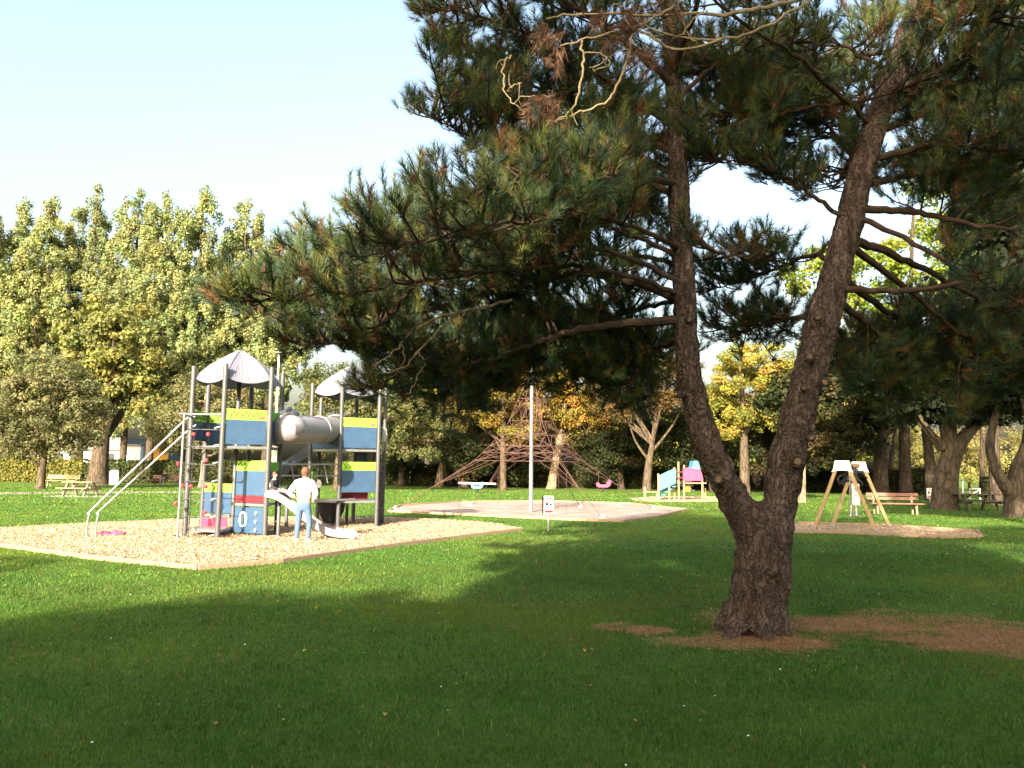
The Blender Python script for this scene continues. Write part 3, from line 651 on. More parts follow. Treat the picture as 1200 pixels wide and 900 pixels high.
# ------------------------------------------------------------------ hedges
def hedge(label, pts, h, th, n, cols, w, seed, size=0.22):
    g = np.random.default_rng(seed); pts = [np.array((p[0], p[1])) for p in pts]
    seg = [np.linalg.norm(b - a) for a, b in zip(pts, pts[1:])]; pr = np.array(seg) / sum(seg)
    k = g.choice(len(seg), n, p=pr); A = np.array(pts)[k]; B = np.array(pts)[k + 1]; t = g.random((n, 1))
    c = A + (B - A) * t; d = unit(np.concatenate([B - A, np.zeros((n, 1))], 1)); nrm2 = np.stack([d[:, 1], -d[:, 0], np.zeros(n)], 1)
    s = g.choice([0, 1, 2], n, p=[0.55, 0.15, 0.30])        # near face, far face, top
    bumpy = fbm(np.stack([c[:, 0] * 0.8, c[:, 1] * 0.8, np.zeros(n)], 1), 3) - 0.45
    u = g.random(n); z = np.where(s == 2, h + bumpy * 0.5 + g.normal(size=n) * 0.06, u * h); off = np.where(s == 0, th / 2, np.where(s == 1, -th / 2, (u - 0.5) * th)) + g.normal(size=n) * 0.1 + bumpy * 0.3
    pos = np.concatenate([c, np.zeros((n, 1))], 1) + nrm2 * off[:, None]; pos[:, 2] = np.maximum(z, 0.05)
    nr = np.where((s == 2)[:, None], np.array([0, 0, 1.0]), nrm2 * np.where(s == 1, -1, 1)[:, None]) + 0.6 * g.normal(size=(n, 3))
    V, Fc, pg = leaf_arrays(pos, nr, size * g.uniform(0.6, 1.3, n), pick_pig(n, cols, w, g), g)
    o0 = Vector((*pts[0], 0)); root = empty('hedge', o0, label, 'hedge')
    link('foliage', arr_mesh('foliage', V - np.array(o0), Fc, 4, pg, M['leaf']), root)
    mb = MB()
    for a, b in zip(pts, pts[1:]): mb.beam((*a, h * 0.46), (*b, h * 0.46), th * 0.6, h * 0.88)
    mb.build('stems', M['darkbark'], root)
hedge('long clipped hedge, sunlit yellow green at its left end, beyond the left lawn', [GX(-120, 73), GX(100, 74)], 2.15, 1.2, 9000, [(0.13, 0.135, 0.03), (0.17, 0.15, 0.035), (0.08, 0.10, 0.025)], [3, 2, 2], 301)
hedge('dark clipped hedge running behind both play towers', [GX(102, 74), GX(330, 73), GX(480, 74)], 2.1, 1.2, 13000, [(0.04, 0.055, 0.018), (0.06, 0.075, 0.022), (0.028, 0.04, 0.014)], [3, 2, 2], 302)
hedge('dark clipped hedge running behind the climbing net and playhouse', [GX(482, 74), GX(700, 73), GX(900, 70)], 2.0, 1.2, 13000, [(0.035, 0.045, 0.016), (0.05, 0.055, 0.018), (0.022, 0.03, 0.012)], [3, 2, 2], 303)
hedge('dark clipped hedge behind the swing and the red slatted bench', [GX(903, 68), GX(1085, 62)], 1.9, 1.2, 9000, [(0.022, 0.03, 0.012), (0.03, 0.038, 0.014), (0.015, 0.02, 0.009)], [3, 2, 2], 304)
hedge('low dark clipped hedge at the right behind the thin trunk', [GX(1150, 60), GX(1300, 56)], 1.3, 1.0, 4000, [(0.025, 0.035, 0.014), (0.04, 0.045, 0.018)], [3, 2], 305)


# ------------------------------------------------------------------ the big pine
def eval_mesh(ob):
    dg = bpy.context.evaluated_depsgraph_get(); dg.update()
    me = bpy.data.meshes.new_from_object(ob.evaluated_get(dg), depsgraph=dg)
    old = ob.data; bpy.data.objects.remove(ob); bpy.data.meshes.remove(old)
    return me

pine = empty('pine_tree', TREE, 'big two stemmed pine with rough brown bark, standing on bare needle strewn soil', 'tree')
D = TREE.y + 0.2
def PP(px, py, dd=0.0): return P(px, py, D + dd)
px_m = F / D
stemL = [(887, 775, 0), (887, 744, 0), (888, 707, 0), (892, 665, 0), (893, 636, 0), (880, 612, 0), (864, 592, 0), (846, 558, 0), (827, 515, 0), (813, 465, 0), (805, 415, 0), (801, 340, 0.05), (796, 240, 0.1), (793, 170, 0.1), (791, 120, 0.15), (786, 40, .2), (778, -80, .3), (772, -240, .5), (765, -420, .7)]
radL = [43, 38, 35, 34, 33.5, 28, 21.5, 18.5, 20, 17.5, 18, 16, 14.5, 13.5, 13, 11.5, 9, 6, 3]
stemR = [(893, 690, 0), (898, 650, 0), (907, 615, 0), (914, 590, 0), (921, 545, 0.05), (934, 490, .1), (947, 440, .15), (964, 378, .2), (979, 322, .25), (995, 262, .3), (1008, 205, .3), (1028, 140, .3), (1050, 80, .3), (1064, 40, .3), (1080, -10, .3), (1105, -110, .4), (1135, -260, .5), (1160, -420, .6)]
radR = [28, 29, 25, 21.5, 23.5, 23, 22.5, 21.5, 20, 18.5, 17.5, 16.5, 15.5, 15, 14, 11, 8, 3]
def stem_path(st, rad, n=6):
    p = smooth_path([PP(*q) for q in st], n); return p, [r / px_m for r in lerp_list(rad, len(p))]
SL, RL = stem_path(stemL, radL); SR, RR = stem_path(stemR, radR)
mb = MB(); mb.tube(SL, RL, 20); mb.tube(SR, RR, 20)
for k in range(7):                                            # root flare
    a = k * 0.9 + 0.3; dv = Vector((math.cos(a), math.sin(a), 0))
    mb.tube(smooth_path([TREE + Vector((0, .2, 0)) + dv * 0.20 + Vector((0, 0, 0.30)), TREE + Vector((0, .2, 0)) + dv * 0.30 + Vector((0, 0, 0.04)), TREE + Vector((0, .2, 0)) + dv * (0.42 + .13 * (k * 5 % 3)) + Vector((0, 0, -0.06))], 4), lerp_list([0.12, 0.15, 0.07], 9), 8)
stubs = [(935, 541, 0.06), (951, 513, 0.035), (967, 448, 0.045), (949, 418, 0.05), (942, 455, .03), (958, 372, 0.035), (842, 562, 0.05), (808, 375, 0.03), (870, 735, 0.06), (907, 672, 0.06), (797, 462, .04), (916, 497, .04), (957, 541, 0.04), (889, 562, .045)]
for (x, y, r) in stubs[8:]:
    p = PP(x, y, -0.30 if y > 600 else -0.16); mb.ball(p, r * 1.6, 10)
raw = mb.build('pine_raw', M['pinebark'])
rm = raw.modifiers.new('r', 'REMESH'); rm.mode = 'VOXEL'; rm.voxel_size = 0.016
sm = raw.modifiers.new('s', 'SMOOTH'); sm.factor = 0.5; sm.iterations = 14
me = eval_mesh(raw)
nv = len(me.vertices); co = np.empty(nv * 3, np.float32); me.vertices.foreach_get('co', co); co = co.reshape(-1, 3)
no = np.empty(nv * 3, np.float32); me.vertices.foreach_get('normal', no); no = no.reshape(-1, 3)
q = co * np.array([14, 14, 3.6]) + 40; w1 = fbm(q + 0.35 * fbm(q * 0.5, 2)[:, None], 3)
ridge = 1 - np.abs(2 * w1 - 0.9) * 1.6
lowf = fbm(co * np.array([3.2, 3.2, 1.6]) + 11, 3) - 0.45
fine = fbm(co * np.array([40, 40, 18]) + 3, 2) - 0.4
amp = np.clip(1.25 - co[:, 2] * 0.13, 0.4, 1.2)
co = co + no * ((-0.045 * np.clip(ridge, 0, 1) + 0.085 * lowf + 0.010 * fine) * amp)[:, None]
co -= np.array(TREE); me.vertices.foreach_set('co', co.astype(np.float32).ravel())
me.polygons.foreach_set('use_smooth', np.ones(len(me.polygons), bool)); me.update(); me.name = 'trunk'
link('trunk', me, pine)
for (x, y, r) in stubs[:8]:
    c = PP(x, y, 0); t = CAM - c; t.normalize()
    # find the stem axis point nearest and stand the stub proud of the bark
    path, rad = (SL, RL) if x < 880 else (SR, RR)
    i = min(range(len(path)), key=lambda k: (path[k] - c).length); rr = rad[i]
    off = math.sqrt(max(0.0, rr ** 2 - min(rr * .9, (path[i] - c).length) ** 2))
    s0 = c + t * off * 0.6; s1 = c + t * (off + 0.03)
    mb = MB(); mb.tube([s0, s1, s1 + t * 0.012], [r * 1.35, r * 1.15, r * 0.8], 12)
    mb.cur = 1; mb.tube([s1 + t * 0.006, s1 + t * 0.016], [r * 0.72, r * 0.55], 12)
    mb.build('branch_stub', [M['pinebark'], M['stubcore']], pine, smooth=True)

# branches -----------------------------------------------------------
DEADN = []
class Pine:
    def __init__(s): s.br = MB(); s.dead = MB(); s.tp = []; s.ta = []; s.ts = []; s.tb = []; s.vis = []; s.lp = []
    def tuft(s, p, a, sc, brown, vis=True): s.tp.append(tuple(p)); s.ta.append(tuple(a)); s.ts.append(sc); s.tb.append(brown); s.vis.append(vis)
    def limb(s, pts, r0, start=0.3, L=1.0, step=0.085, vis=True, dens=1.0, brown=0.06, lift=0.3):
        sp = smooth_path(pts, 8); n = len(sp)
        # small kinks
        sp = [p + Vector((rnd.gauss(0, .011), rnd.gauss(0, .011), rnd.gauss(0, .011))) * min(1, i / 4) for i, p in enumerate(sp)]
        s.br.tube(sp, [max(0.009, r0 * 0.8 * (1 - 0.85 * (i / (n - 1)) ** 0.8)) for i in range(n)], 8)
        s.lp += [p for i, p in enumerate(sp) if i > n * 0.25]
        acc = 0; tot = sum((b - a).length for a, b in zip(sp, sp[1:])); dist = 0; side = 1
        for i in range(1, n):
            sl = (sp[i] - sp[i - 1]).length; dist += sl; t = dist / tot
            if t < start: continue
            acc += sl
            while acc > step / dens:
                acc -= step / dens; side = -side
                tan = (sp[i] - sp[i - 1]).normalized()
                lat = tan.cross(Vector((0, 0, 1))); lat = lat.normalized() if lat.length > .05 else Vector((1, 0, 0))
                d = tan * rnd.uniform(0.4, 0.9) + lat * side * rnd.uniform(0.5, 1.0) + Vector((0, 0, rnd.uniform(-0.25, 0.55)))
                s.sub(sp[i], d.normalized(), L * 1.15 * rnd.uniform(0.4, 1.2) * (1.1 - 0.5 * t), vis, brown, lift)
        e = sp[-1]; tan = (sp[-1] - sp[-3]).normalized()
        for k in range(4): s.sub(e, (tan + Vector((rnd.gauss(0, .4), rnd.gauss(0, .4), rnd.gauss(0.15, .3)))).normalized(), L * 0.5, vis, brown, lift)
    def sub(s, p, d, L, vis, brown, lift):
        n = 5; pts = [Vector(p)]; dd = Vector(d); 
        for k in range(n):
            dd = (dd + Vector((rnd.gauss(0, .13), rnd.gauss(0, .13), 0.06 * lift / 0.3 + rnd.gauss(0, .1)))).normalized(); pts.append(pts[-1] + dd * L / n)
        s.br.tube(pts, lerp_list([0.013, 0.006], n + 1), 5 if vis else 3, cap=False)
        m = max(2, int(L / (0.085 if vis else 0.13)))
        for k in range(m):
            t = 0.25 + 0.75 * (k + rnd.random()) / m; q = t * n; i = min(n - 1, int(q)); pt = pts[i].lerp(pts[i + 1], q - i)
            tw = (dd * 0.6 + Vector((rnd.gauss(0, .6), rnd.gauss(0, .6), rnd.gauss(0.2, .45)))).normalized()
            l2 = rnd.uniform(0.05, 0.22); e = pt + tw * l2
            if vis: s.br.tube([pt, e], [0.006, 0.004], 3, cap=False)
            ax = (tw + Vector((0, 0, rnd.uniform(0.5, 1.3)))).normalized()
            s.tuft(e, ax, rnd.uniform(0.75, 1.2), 1 if rnd.random() < brown else 0, vis)
        s.tuft(pts[-1], (dd + Vector((0, 0, 0.6))).normalized(), rnd.uniform(0.9, 1.25), 0, vis)
PN = Pine()
# limbs that the photo shows, each as (pixel x, pixel y, metres nearer(-)/farther(+) than the trunk)
def L_(pts, r, **k): PN.limb([PP(*p) for p in pts], r, **k)
# -- left side, lower to upper
L_([(795, 375, 0), (740, 380, -.1), (670, 388, -.3), (600, 412, -.4), (540, 428, -.6), (480, 425, -.7), (430, 412, -.8)], .075, start=.50, L=.62)
L_([(797, 350, 0), (740, 330, .3), (680, 322, .5), (600, 335, .7), (510, 362, .8), (430, 378, .9), (350, 372, 1.0)], .085, start=.40, L=.75)
L_([(797, 345, 0), (720, 318, -.5), (640, 312, -1.0), (550, 322, -1.3), (450, 335, -1.6), (370, 345, -1.8), (300, 352, -1.9)], .042, start=.22, L=.78)
L_([(795, 330, 0), (720, 296, -.3), (630, 278, -.7), (540, 275, -.9), (460, 288, -1.0), (390, 310, -1.1), (350, 318, -1.1)], .042, start=.22, L=.78)
L_([(794, 300, 0), (730, 272, .2), (650, 252, .2), (570, 250, .1), (500, 248, 0), (445, 252, -.1)], .042, start=.35, L=.75)
L_([(794, 290, 0), (730, 262, -.8), (660, 255, -1.5), (590, 262, -2.0), (520, 275, -2.3), (470, 290, -2.4)], .042, start=.22, L=.78)
L_([(793, 310, 0), (740, 300, 1.0), (670, 300, 1.8), (590, 310, 2.4), (510, 320, 2.8), (440, 330, 3.0)], .042, start=.40, L=.8)
L_([(793, 230, .1), (730, 200, .2), (660, 185, .1), (600, 175, 0), (550, 158, -.1), (505, 138, -.1)], .06, start=.35, L=.62)
L_([(793, 215, .1), (720, 205, -.8), (650, 205, -1.4), (600, 215, -1.9), (560, 225, -2.1)], .06, start=.35, L=.65)
L_([(792, 180, .1), (720, 140, .8), (650, 110, 1.2), (590, 85, 1.4), (545, 65, 1.5)], .06, start=.3, L=.75)
L_([(792, 150, .1), (720, 100, .1), (650, 55, 0), (580, 25, 0), (520, 8, 0)], .06, start=.3, L=.72)
L_([(790, 100, .1), (720, 40, -.4), (640, -10, -.7), (560, -30, -.9), (510, -20, -1)], .06, start=.3, L=.72)
L_([(793, 205, .1), (740, 180, 1.2), (680, 160, 2.2), (620, 140, 3.0), (570, 120, 3.4)], .06, start=.35, L=.8)
L_([(795, 265, .1), (760, 245, 1.5), (700, 235, 2.6), (640, 225, 3.6), (590, 220, 4.2)], .042, start=.35, L=.85)
L_([(797, 350, 0), (760, 360, 1.2), (700, 375, 2.2), (640, 385, 3.0), (560, 390, 3.4), (500, 385, 3.6)], .042, start=.4, L=.8)
L_([(802, 400, 0), (770, 405, .8), (730, 395, 1.6), (690, 400, 2.4), (640, 420, 3.0)], .05, start=.45, L=.7, brown=.3)
L_([(540, 395, -.5), (500, 415, -.8), (465, 440, -1.0), (440, 455, -1.0)], .025, start=.3, L=.42)
L_([(600, 405, -.4), (570, 430, -.2), (540, 445, 0), (520, 455, 0)], .025, start=.2, L=.45, brown=.35)
L_([(480, 340, -1.0), (440, 385, -.9), (400, 402, -.9), (360, 405, -.9)], .03, start=.2, L=.5)
# -- between the stems
L_([(795, 255, .1), (830, 290, .2), (865, 300, .3), (895, 305, .4)], .05, start=.55, L=.55)
L_([(793, 185, .1), (830, 150, .2), (870, 130, .2), (905, 120, .2)], .045, start=.3, L=.62)
L_([(791, 120, .1), (840, 75, 0), (890, 55, 0), (930, 50, 0)], .045, start=.3, L=.65)
L_([(1000, 262, .3), (960, 235, .2), (915, 205, .1), (870, 190, 0), (840, 190, 0)], .045, start=.35, L=.6)
L_([(1018, 205, .3), (980, 160, .8), (940, 120, 1.3), (890, 90, 1.8)], .05, start=.3, L=.7)
L_([(985, 310, .3), (950, 300, .9), (910, 315, 1.6), (870, 330, 2.2), (835, 340, 2.6)], .05, start=.35, L=.7)
L_([(965, 375, .2), (930, 372, 1.2), (890, 375, 2.2), (850, 385, 3.2)], .05, start=.3, L=.75, brown=.05)
L_([(1055, 90, .3), (1000, 60, .4), (940, 30, .5), (880, 10, .5)], .045, start=.3, L=.65)
# side stem with a gap of sky beside it
L_([(993, 300, .35), (996, 230, .5), (1003, 150, .6), (1016, 80, .7), (1022, 20, .7), (1030, -60, .8)], .085, start=.35, L=.7)
# -- right side
L_([(982, 338, .2), (1040, 342, -.2), (1110, 335, -.5), (1170, 318, -.8), (1250, 290, -1.1), (1340, 260, -1.4)], .055, start=.62, L=.7)
L_([(1003, 283, .3), (1050, 300, .6), (1100, 325, 1.0), (1150, 352, 1.3), (1210, 380, 1.6), (1290, 400, 1.9)], .075, start=.48, L=.8, brown=.05)
L_([(1012, 245, .3), (1070, 248, .2), (1130, 262, 0), (1200, 270, -.2), (1290, 275, -.4)], .07, start=.5, L=.8)
L_([(1030, 185, .3), (1090, 170, .1), (1150, 175, -.2), (1230, 180, -.4), (1310, 190, -.6)], .065, start=.25, L=.9)
L_([(1045, 130, .3), (1100, 95, .6), (1160, 75, 1.0), (1240, 60, 1.3)], .065, start=.2, L=.9)
L_([(1060, 70, .3), (1120, 30, 0), (1180, 20, -.4), (1260, 10, -.8)], .06, start=.2, L=.9)
L_([(1020, 215, .3), (1080, 205, 1.3), (1140, 215, 2.2), (1200, 230, 3.0)], .065, start=.3, L=.9)
L_([(1040, 150, .3), (1090, 130, 1.5), (1140, 110, 2.6), (1190, 100, 3.4)], .065, start=.25, L=.9)
L_([(975, 350, .2), (1010, 375, 1.2), (1050, 410, 2.2), (1090, 440, 3.0), (1130, 455, 3.6)], .07, start=.35, L=.95, brown=.03)
L_([(985, 325, .2), (1040, 365, 1.6), (1100, 400, 2.8), (1160, 430, 3.8), (1220, 445, 4.6)], .07, start=.35, L=.95, brown=.03)
L_([(970, 365, .2), (985, 390, 1.8), (1010, 420, 3.2), (1040, 445, 4.4)], .065, start=.4, L=.9, brown=.03)
L_([(1000, 290, .3), (1070, 345, 1.0), (1130, 395, 1.6), (1200, 430, 2.0), (1270, 440, 2.4)], .06, start=.45, L=.85, brown=.03)
L_([(1008, 255, .3), (1080, 290, -.8), (1150, 330, -1.4), (1230, 370, -1.8)], .05, start=.55, L=.7)
# -- limbs above the frame and round the back and front, by height
for (path, rad, n_, z0, z1, ln) in ((SL, RL, 15, 5.6, 12.0, 3.6), (SR, RR, 15, 5.4, 12.4, 3.6)):
    for k in range(n_):
        z = z0 + (z1 - z0) * (k / (n_ - 1)); i = min(range(len(path)), key=lambda q: abs(path[q].z - z)); s = path[i]
        a = k * 2.4 + (0 if path is SL else 1.3); l = ln * (1.05 - 0.6 * (z - z0) / (z1 - z0)) * rnd.uniform(0.8, 1.15)
        dv = Vector((math.cos(a), math.sin(a), 0)); 
        pts = [s, s + dv * l * .35 + Vector((0, 0, .12 * l)), s + dv * l * .7 + Vector((0, 0, .18 * l)), s + dv * l + Vector((0, 0, .32 * l))]
        PN.limb(pts, .05, start=.3, L=.9, step=.17, vis=False)
# smaller side branches that thicken the crown where the photo's is dense: (pixel x, y, metres farther, width, height in pixels)
FILL = [(420, 370, 0, 150, 80), (540, 370, .5, 220, 140), (660, 360, 1, 200, 150), (560, 290, -.5, 200, 90), (680, 280, .5, 180, 140), (480, 405, 0, 150, 60), (620, 420, .8, 150, 60), (710, 400, 1.5, 140, 80), (395, 310, -1, 100, 60), (330, 345, -1.4, 90, 40),
        (560, 50, 0, 130, 130), (640, 130, .5, 200, 150), (720, 60, .5, 160, 130), (740, 165, .5, 120, 150), (690, 220, .5, 190, 90), (600, 190, 0, 110, 70), (480, 265, -.5, 90, 50),
        (860, 80, .5, 170, 130), (850, 160, .8, 130, 90), (930, 100, .6, 110, 120), (900, 130, 1.6, 150, 110), (1000, 110, 1.2, 70, 160), (1085, 120, 1.0, 120, 110), (880, 210, 1.2, 70, 40), (750, 420, 2.0, 110, 110), (660, 430, 1.4, 120, 70), (520, 452, -.2, 150, 80), (590, 450, .8, 110, 60), (735, 440, 1.5, 110, 90), (865, 310, 1.5, 110, 60), (890, 385, 2.5, 140, 70), (930, 200, .8, 60, 60), (765, 300, 1.2, 70, 120),
        (1120, 60, .5, 200, 150), (1160, 160, .5, 150, 130), (1090, 200, 1.5, 150, 60), (1100, 425, 2.5, 240, 120), (1030, 425, 2.5, 120, 100), (1180, 400, 2, 130, 150), (1160, 240, 2, 130, 70), (1090, 380, 2.5, 160, 80)]
LPA = np.array([tuple(p) for p in PN.lp])
for (fx, fy, fd, fw, fh) in FILL:
    for _ in range(int(fw * fh * 0.785 / 260)):
        while True:
            a, b = rnd.uniform(-1, 1), rnd.uniform(-1, 1)
            if a * a + b * b < 1: break
        q = PP(fx + a * fw / 2, fy + b * fh / 2, fd + rnd.gauss(0, .55)); qa = np.array(tuple(q))
        dl = np.linalg.norm(LPA - qa, axis=1) + 0.6 * np.maximum(0, LPA[:, 2] - qa[2]); o_ = Vector(LPA[int(np.argmin(dl + 0.25 * np.random.default_rng(_).random(len(dl))))]); Ld = (q - o_).length
        if Ld < .12 or Ld > 1.9: continue
        PN.sub(o_, (q - o_).normalized(), min(Ld * 1.1, 1.5), True, .07, .2)
# limbs reaching over the viewer, above the picture
for (a, z, l, st) in ((250, 7.6, 4.2, SL), (275, 7.4, 4.2, SR), (300, 7.2, 4.4, SR), (330, 7.0, 4.2, SR), (260, 8.6, 3.8, SL)):
    i = min(range(len(st)), key=lambda q: abs(st[q].z - z)); q_ = st[i]; dv = Vector((math.cos(R(a)), math.sin(R(a)), 0))
    PN.limb([q_, q_ + dv * l * .4 + Vector((0, 0, .25)), q_ + dv * l * .75 + Vector((0, 0, .30)), q_ + dv * l + Vector((0, 0, .45))], .06, start=.3, L=.9, step=.13, vis=False)
PN.br.build('branches', M['pinetwig'], pine, smooth=True)

# bare twisting dead branches
DB = MB()
def dead(pts, r0, r1):
    sp = smooth_path([PP(*p) for p in pts], 5); sp = [p + Vector((rnd.gauss(0, .009), rnd.gauss(0, .009), rnd.gauss(0, .009))) for p in sp]
    DB.tube(sp, [q * .8 * rnd.uniform(.85, 1.15) for q in lerp_list([r0, r1], len(sp))], 7)
    for p in sp[3::2]:
        if rnd.random() < .30:
            q = p; d = Vector((rnd.gauss(0, 1), rnd.gauss(0, .6), rnd.gauss(-.3, 1))).normalized(); tw = [q]
            for _ in range(3): d = (d + Vector((rnd.gauss(0, .5), rnd.gauss(0, .4), rnd.gauss(0, .5)))).normalized(); tw.append(tw[-1] + d * rnd.uniform(.03, .11))
            DB.tube(tw, lerp_list([.006, .0025], 4), 4)
zz = -1.6
dead([(1090, -60, .3), (1030, -40, -.3), (960, -8, -1.0), (900, 8, zz), (850, 16, zz), (760, 17, zz), (670, 18, zz), (640, 22, zz)], .036, .010)
dead([(960, -8, -1), (915, 22, zz), (880, 38, zz), (850, 46, zz), (790, 42, zz), (745, 22, zz)], .02, .010)
dead([(850, 45, zz), (800, 58, zz), (755, 40, zz), (725, 18, zz)], .02, .010)
dead([(790, 8, zz), (760, 25, zz), (715, 38, zz), (680, 48, zz), (655, 55, zz)], .02, .008)
dead([(680, 48, zz), (684, 65, zz), (682, 95, zz), (672, 125, zz), (655, 140, zz), (640, 142, zz)], .016, .007)
dead([(742, 40, zz), (735, 70, zz), (722, 100, zz), (705, 122, zz), (680, 132, zz), (655, 141, zz)], .018, .008)
dead([(600, 65, zz), (590, 80, zz), (592, 105, zz), (602, 122, zz), (615, 132, zz)], .013, .006)
dead([(594, 108, zz), (602, 100, zz), (612, 99, zz)], .008, .004)
dead([(684, 62, zz), (705, 64, zz), (715, 75, zz), (700, 82, zz), (692, 79, zz)], .010, .004)
dead([(795, 0, zz), (800, 25, zz), (812, 48, zz), (822, 55, zz)], .012, .006)
dead([(830, 12, zz), (815, 20, zz), (800, 40, zz), (788, 45, zz)], .012, .006)
dead([(720, 5, zz), (740, 20, zz), (758, 38, zz), (762, 46, zz)], .010, .005)
DB.build('dead_branches', M['deadtwig'], pine, smooth=True)['label'] = 'bare pale twisting dead branches high up'
DB = MB()
ze = -1.2
dead([(600, 352, -.6), (560, 362, -.9), (535, 366, ze), (500, 378, ze), (470, 402, ze), (452, 420, ze), (435, 428, ze)], .024, .006)
dead([(540, 365, ze), (510, 390, ze), (488, 415, ze), (470, 432, ze), (440, 440, ze)], .018, .006)
dead([(500, 378, ze), (480, 388, ze), (462, 392, ze)], .010, .004)
dead([(488, 412, ze), (498, 425, ze), (490, 440, ze), (478, 462, ze)], .010, .004)
dead([(470, 402, ze), (475, 420, ze), (465, 435, ze)], .009, .004)
dead([(400, 352, -1.8), (396, 365, -1.8), (384, 374, -1.8), (372, 378, -1.8)], .010, .005)
dead([(497, 312, -1.6), (493, 325, -1.6), (484, 335, -1.6)], .009, .004)
DB.build('dead_branches', M['deadtwig'], pine, smooth=True)['label'] = 'bare pale dead twigs hanging low at the left'

# needles -------------------------------------------------------------
def needles():
    g = np.random.default_rng(9)
    tp = np.array(PN.tp); ta = unit(np.array(PN.ta)); ts = np.array(PN.ts); tb = np.array(PN.tb); vis = np.array(PN.vis)
    # dead tufts hanging on the bare branches
    dp = [(648, 45), (655, 62), (640, 30), (735, 40), (750, 25), (742, 60), (725, 52), (738, 15), (625, 132), (635, 128), (640, 120), (628, 118), (650, 125), (760, 60), (770, 10), (790, 20), (700, 20), (755, 75)]
    ex = np.array([tuple(PP(x + g.normal() * 6, y + g.normal() * 5, zz)) for x, y in dp for _ in range(4)])
    tp = np.concatenate([tp, ex]); ta = np.concatenate([ta, unit(np.array([[-.3, 0, -.5]]) + 0.5 * g.normal(size=(len(ex), 3)))])
    ts = np.concatenate([ts, np.full(len(ex), 1.0)]); tb = np.concatenate([tb, np.full(len(ex), 2)]); vis = np.concatenate([vis, np.ones(len(ex), bool)])
    out = []; pigs = []
    for v_, Mn, wd in ((True, 62, 0.0058), (False, 26, 0.013)):
        for var in range(6):
            idx = np.where((vis == v_) & (np.arange(len(tp)) % 6 == var))[0]; n = len(idx)
            if not n: continue
            b = g.uniform(-0.09, 0.08, Mn); az = g.uniform(0, 2 * np.pi, Mn); ang = np.radians(g.uniform(12, 50, Mn)) * (1.2 - 3.0 * np.clip(b, 0, 1)); ln = g.uniform(0.095, 0.155, Mn)
            bd = np.stack([np.zeros(Mn), np.zeros(Mn), b], 1)
            dr = np.stack([np.sin(ang) * np.cos(az), np.sin(ang) * np.sin(az), np.cos(ang)], 1)
            sd = unit(np.cross(dr, g.normal(size=(Mn, 3)))) * wd / 2
            tip = bd + dr * ln[:, None]; pr = np.stack([bd - sd, bd + sd, tip + sd * .3], 1)      # Mn,3,3
            A = ta[idx]; h = unit(np.cross(A, g.normal(size=(n, 3)))); k = np.cross(A, h)
            Fm = np.stack([h, k, A], 2)                                             # n,3,3 columns
            W = np.einsum('nij,mkj->nmki', Fm, pr) * ts[idx][:, None, None, None] + tp[idx][:, None, None, :]
            out.append(W.reshape(-1, 3))
            c = pick_pig(n, [(0.042, 0.072, 0.034), (0.060, 0.088, 0.030), (0.118, 0.130, 0.034), (0.026, 0.052, 0.034)], [3, 3, 2, 2], g, 0.15)[:, None, :].repeat(Mn, 1)
            old = (b < -0.02)[None, :] & (g.random((n, 1)) < 0.12)                  # last years' needles have gone brown
            br = np.array([0.16, 0.08, 0.032]) * g.uniform(0.6, 1.25, (n, Mn, 1))
            bb = (tb[idx] >= 1)[:, None] | old
            c = np.where(bb[:, :, None], br, c)
            c = np.where((tb[idx] == 2)[:, None, None], np.array([0.145, 0.085, 0.055]) * g.uniform(0.6, 1.2, (n, Mn, 1)), c)
            pigs.append(np.repeat(c.reshape(-1, 3), 3, axis=0))
    V = np.concatenate(out); pg = np.concatenate(pigs)
    print('pine tufts', len(tp), 'needles', len(V) // 3)
    me = arr_mesh('needles', V - np.array(TREE), np.arange(len(V)).reshape(-1, 3), 3, pg, M['needle'])
    link('needles', me, pine)
    # cones
    mb = MB(); k = rnd.sample([i for i in range(len(PN.tp)) if PN.vis[i]], 260)
    for i in k: mb.ball(Vector(PN.tp[i]) + Vector((rnd.gauss(0, .04), rnd.gauss(0, .04), -.05)), 0.024, 7, (1, 1, 1.5))
    mb.build('cones', M['conemat'], pine, smooth=True)['kind'] = 'stuff'
M['conemat'] = mat('pine_cone', (0.085, 0.045, 0.026), 0.8, 0, 0.4, 60, 0.4)
needles()

# ------------------------------------------------------------------ play tower
def Zat(px, py, y): return P(px, py, y).z
cA = G(271.5, 630); cB = G(405, 617.5)
def hexpts(c, rpx, phi0):
    az = math.atan2(c.x, c.y); er = Vector((math.cos(az), -math.sin(az), 0)); et = Vector((-math.sin(az), -math.cos(az), 0))
    r = rpx * c.y * math.cos(az) / F
    return {k: c + er * r * math.cos(R(phi0 + 60 * k)) + et * r * math.sin(R(phi0 + 60 * k)) for k in range(6)}, r
HA, rA = hexpts(cA, 54, -13); HB, rB = hexpts(cB, 45.5, -19)
# HA: 0 right, 1 front right, 2 front left, 3 left, 4 back left, 5 back right
play = empty('play_tower', cA, 'play structure of two grey roofed towers with lime and blue panels and a tube', 'play structure')
def up(p, z): return Vector((p.x, p.y, z))
def post(p, z1, r=0.058, z0=-0.05):
    mb = MB(); mb.tube([up(p, z0), up(p, z1 - 0.012), up(p, z1)], [r, r, r * 0.8], 14); return mb.build('post', M['post'], play, smooth=True)
zA = Zat(290, 433, cA.y); zB = Zat(405, 452, cB.y)
for k in range(6): post(HA[k], zA)
for k in range(6): post(HB[k], zB)
post(cA, zA - 0.05, 0.05)
post(G(335, 621), 1.25, 0.05); post(G(325.5, 633), 1.05, 0.045); post(G(404, 616) + Vector((0.05, 0, 0)), 1.3, .045)

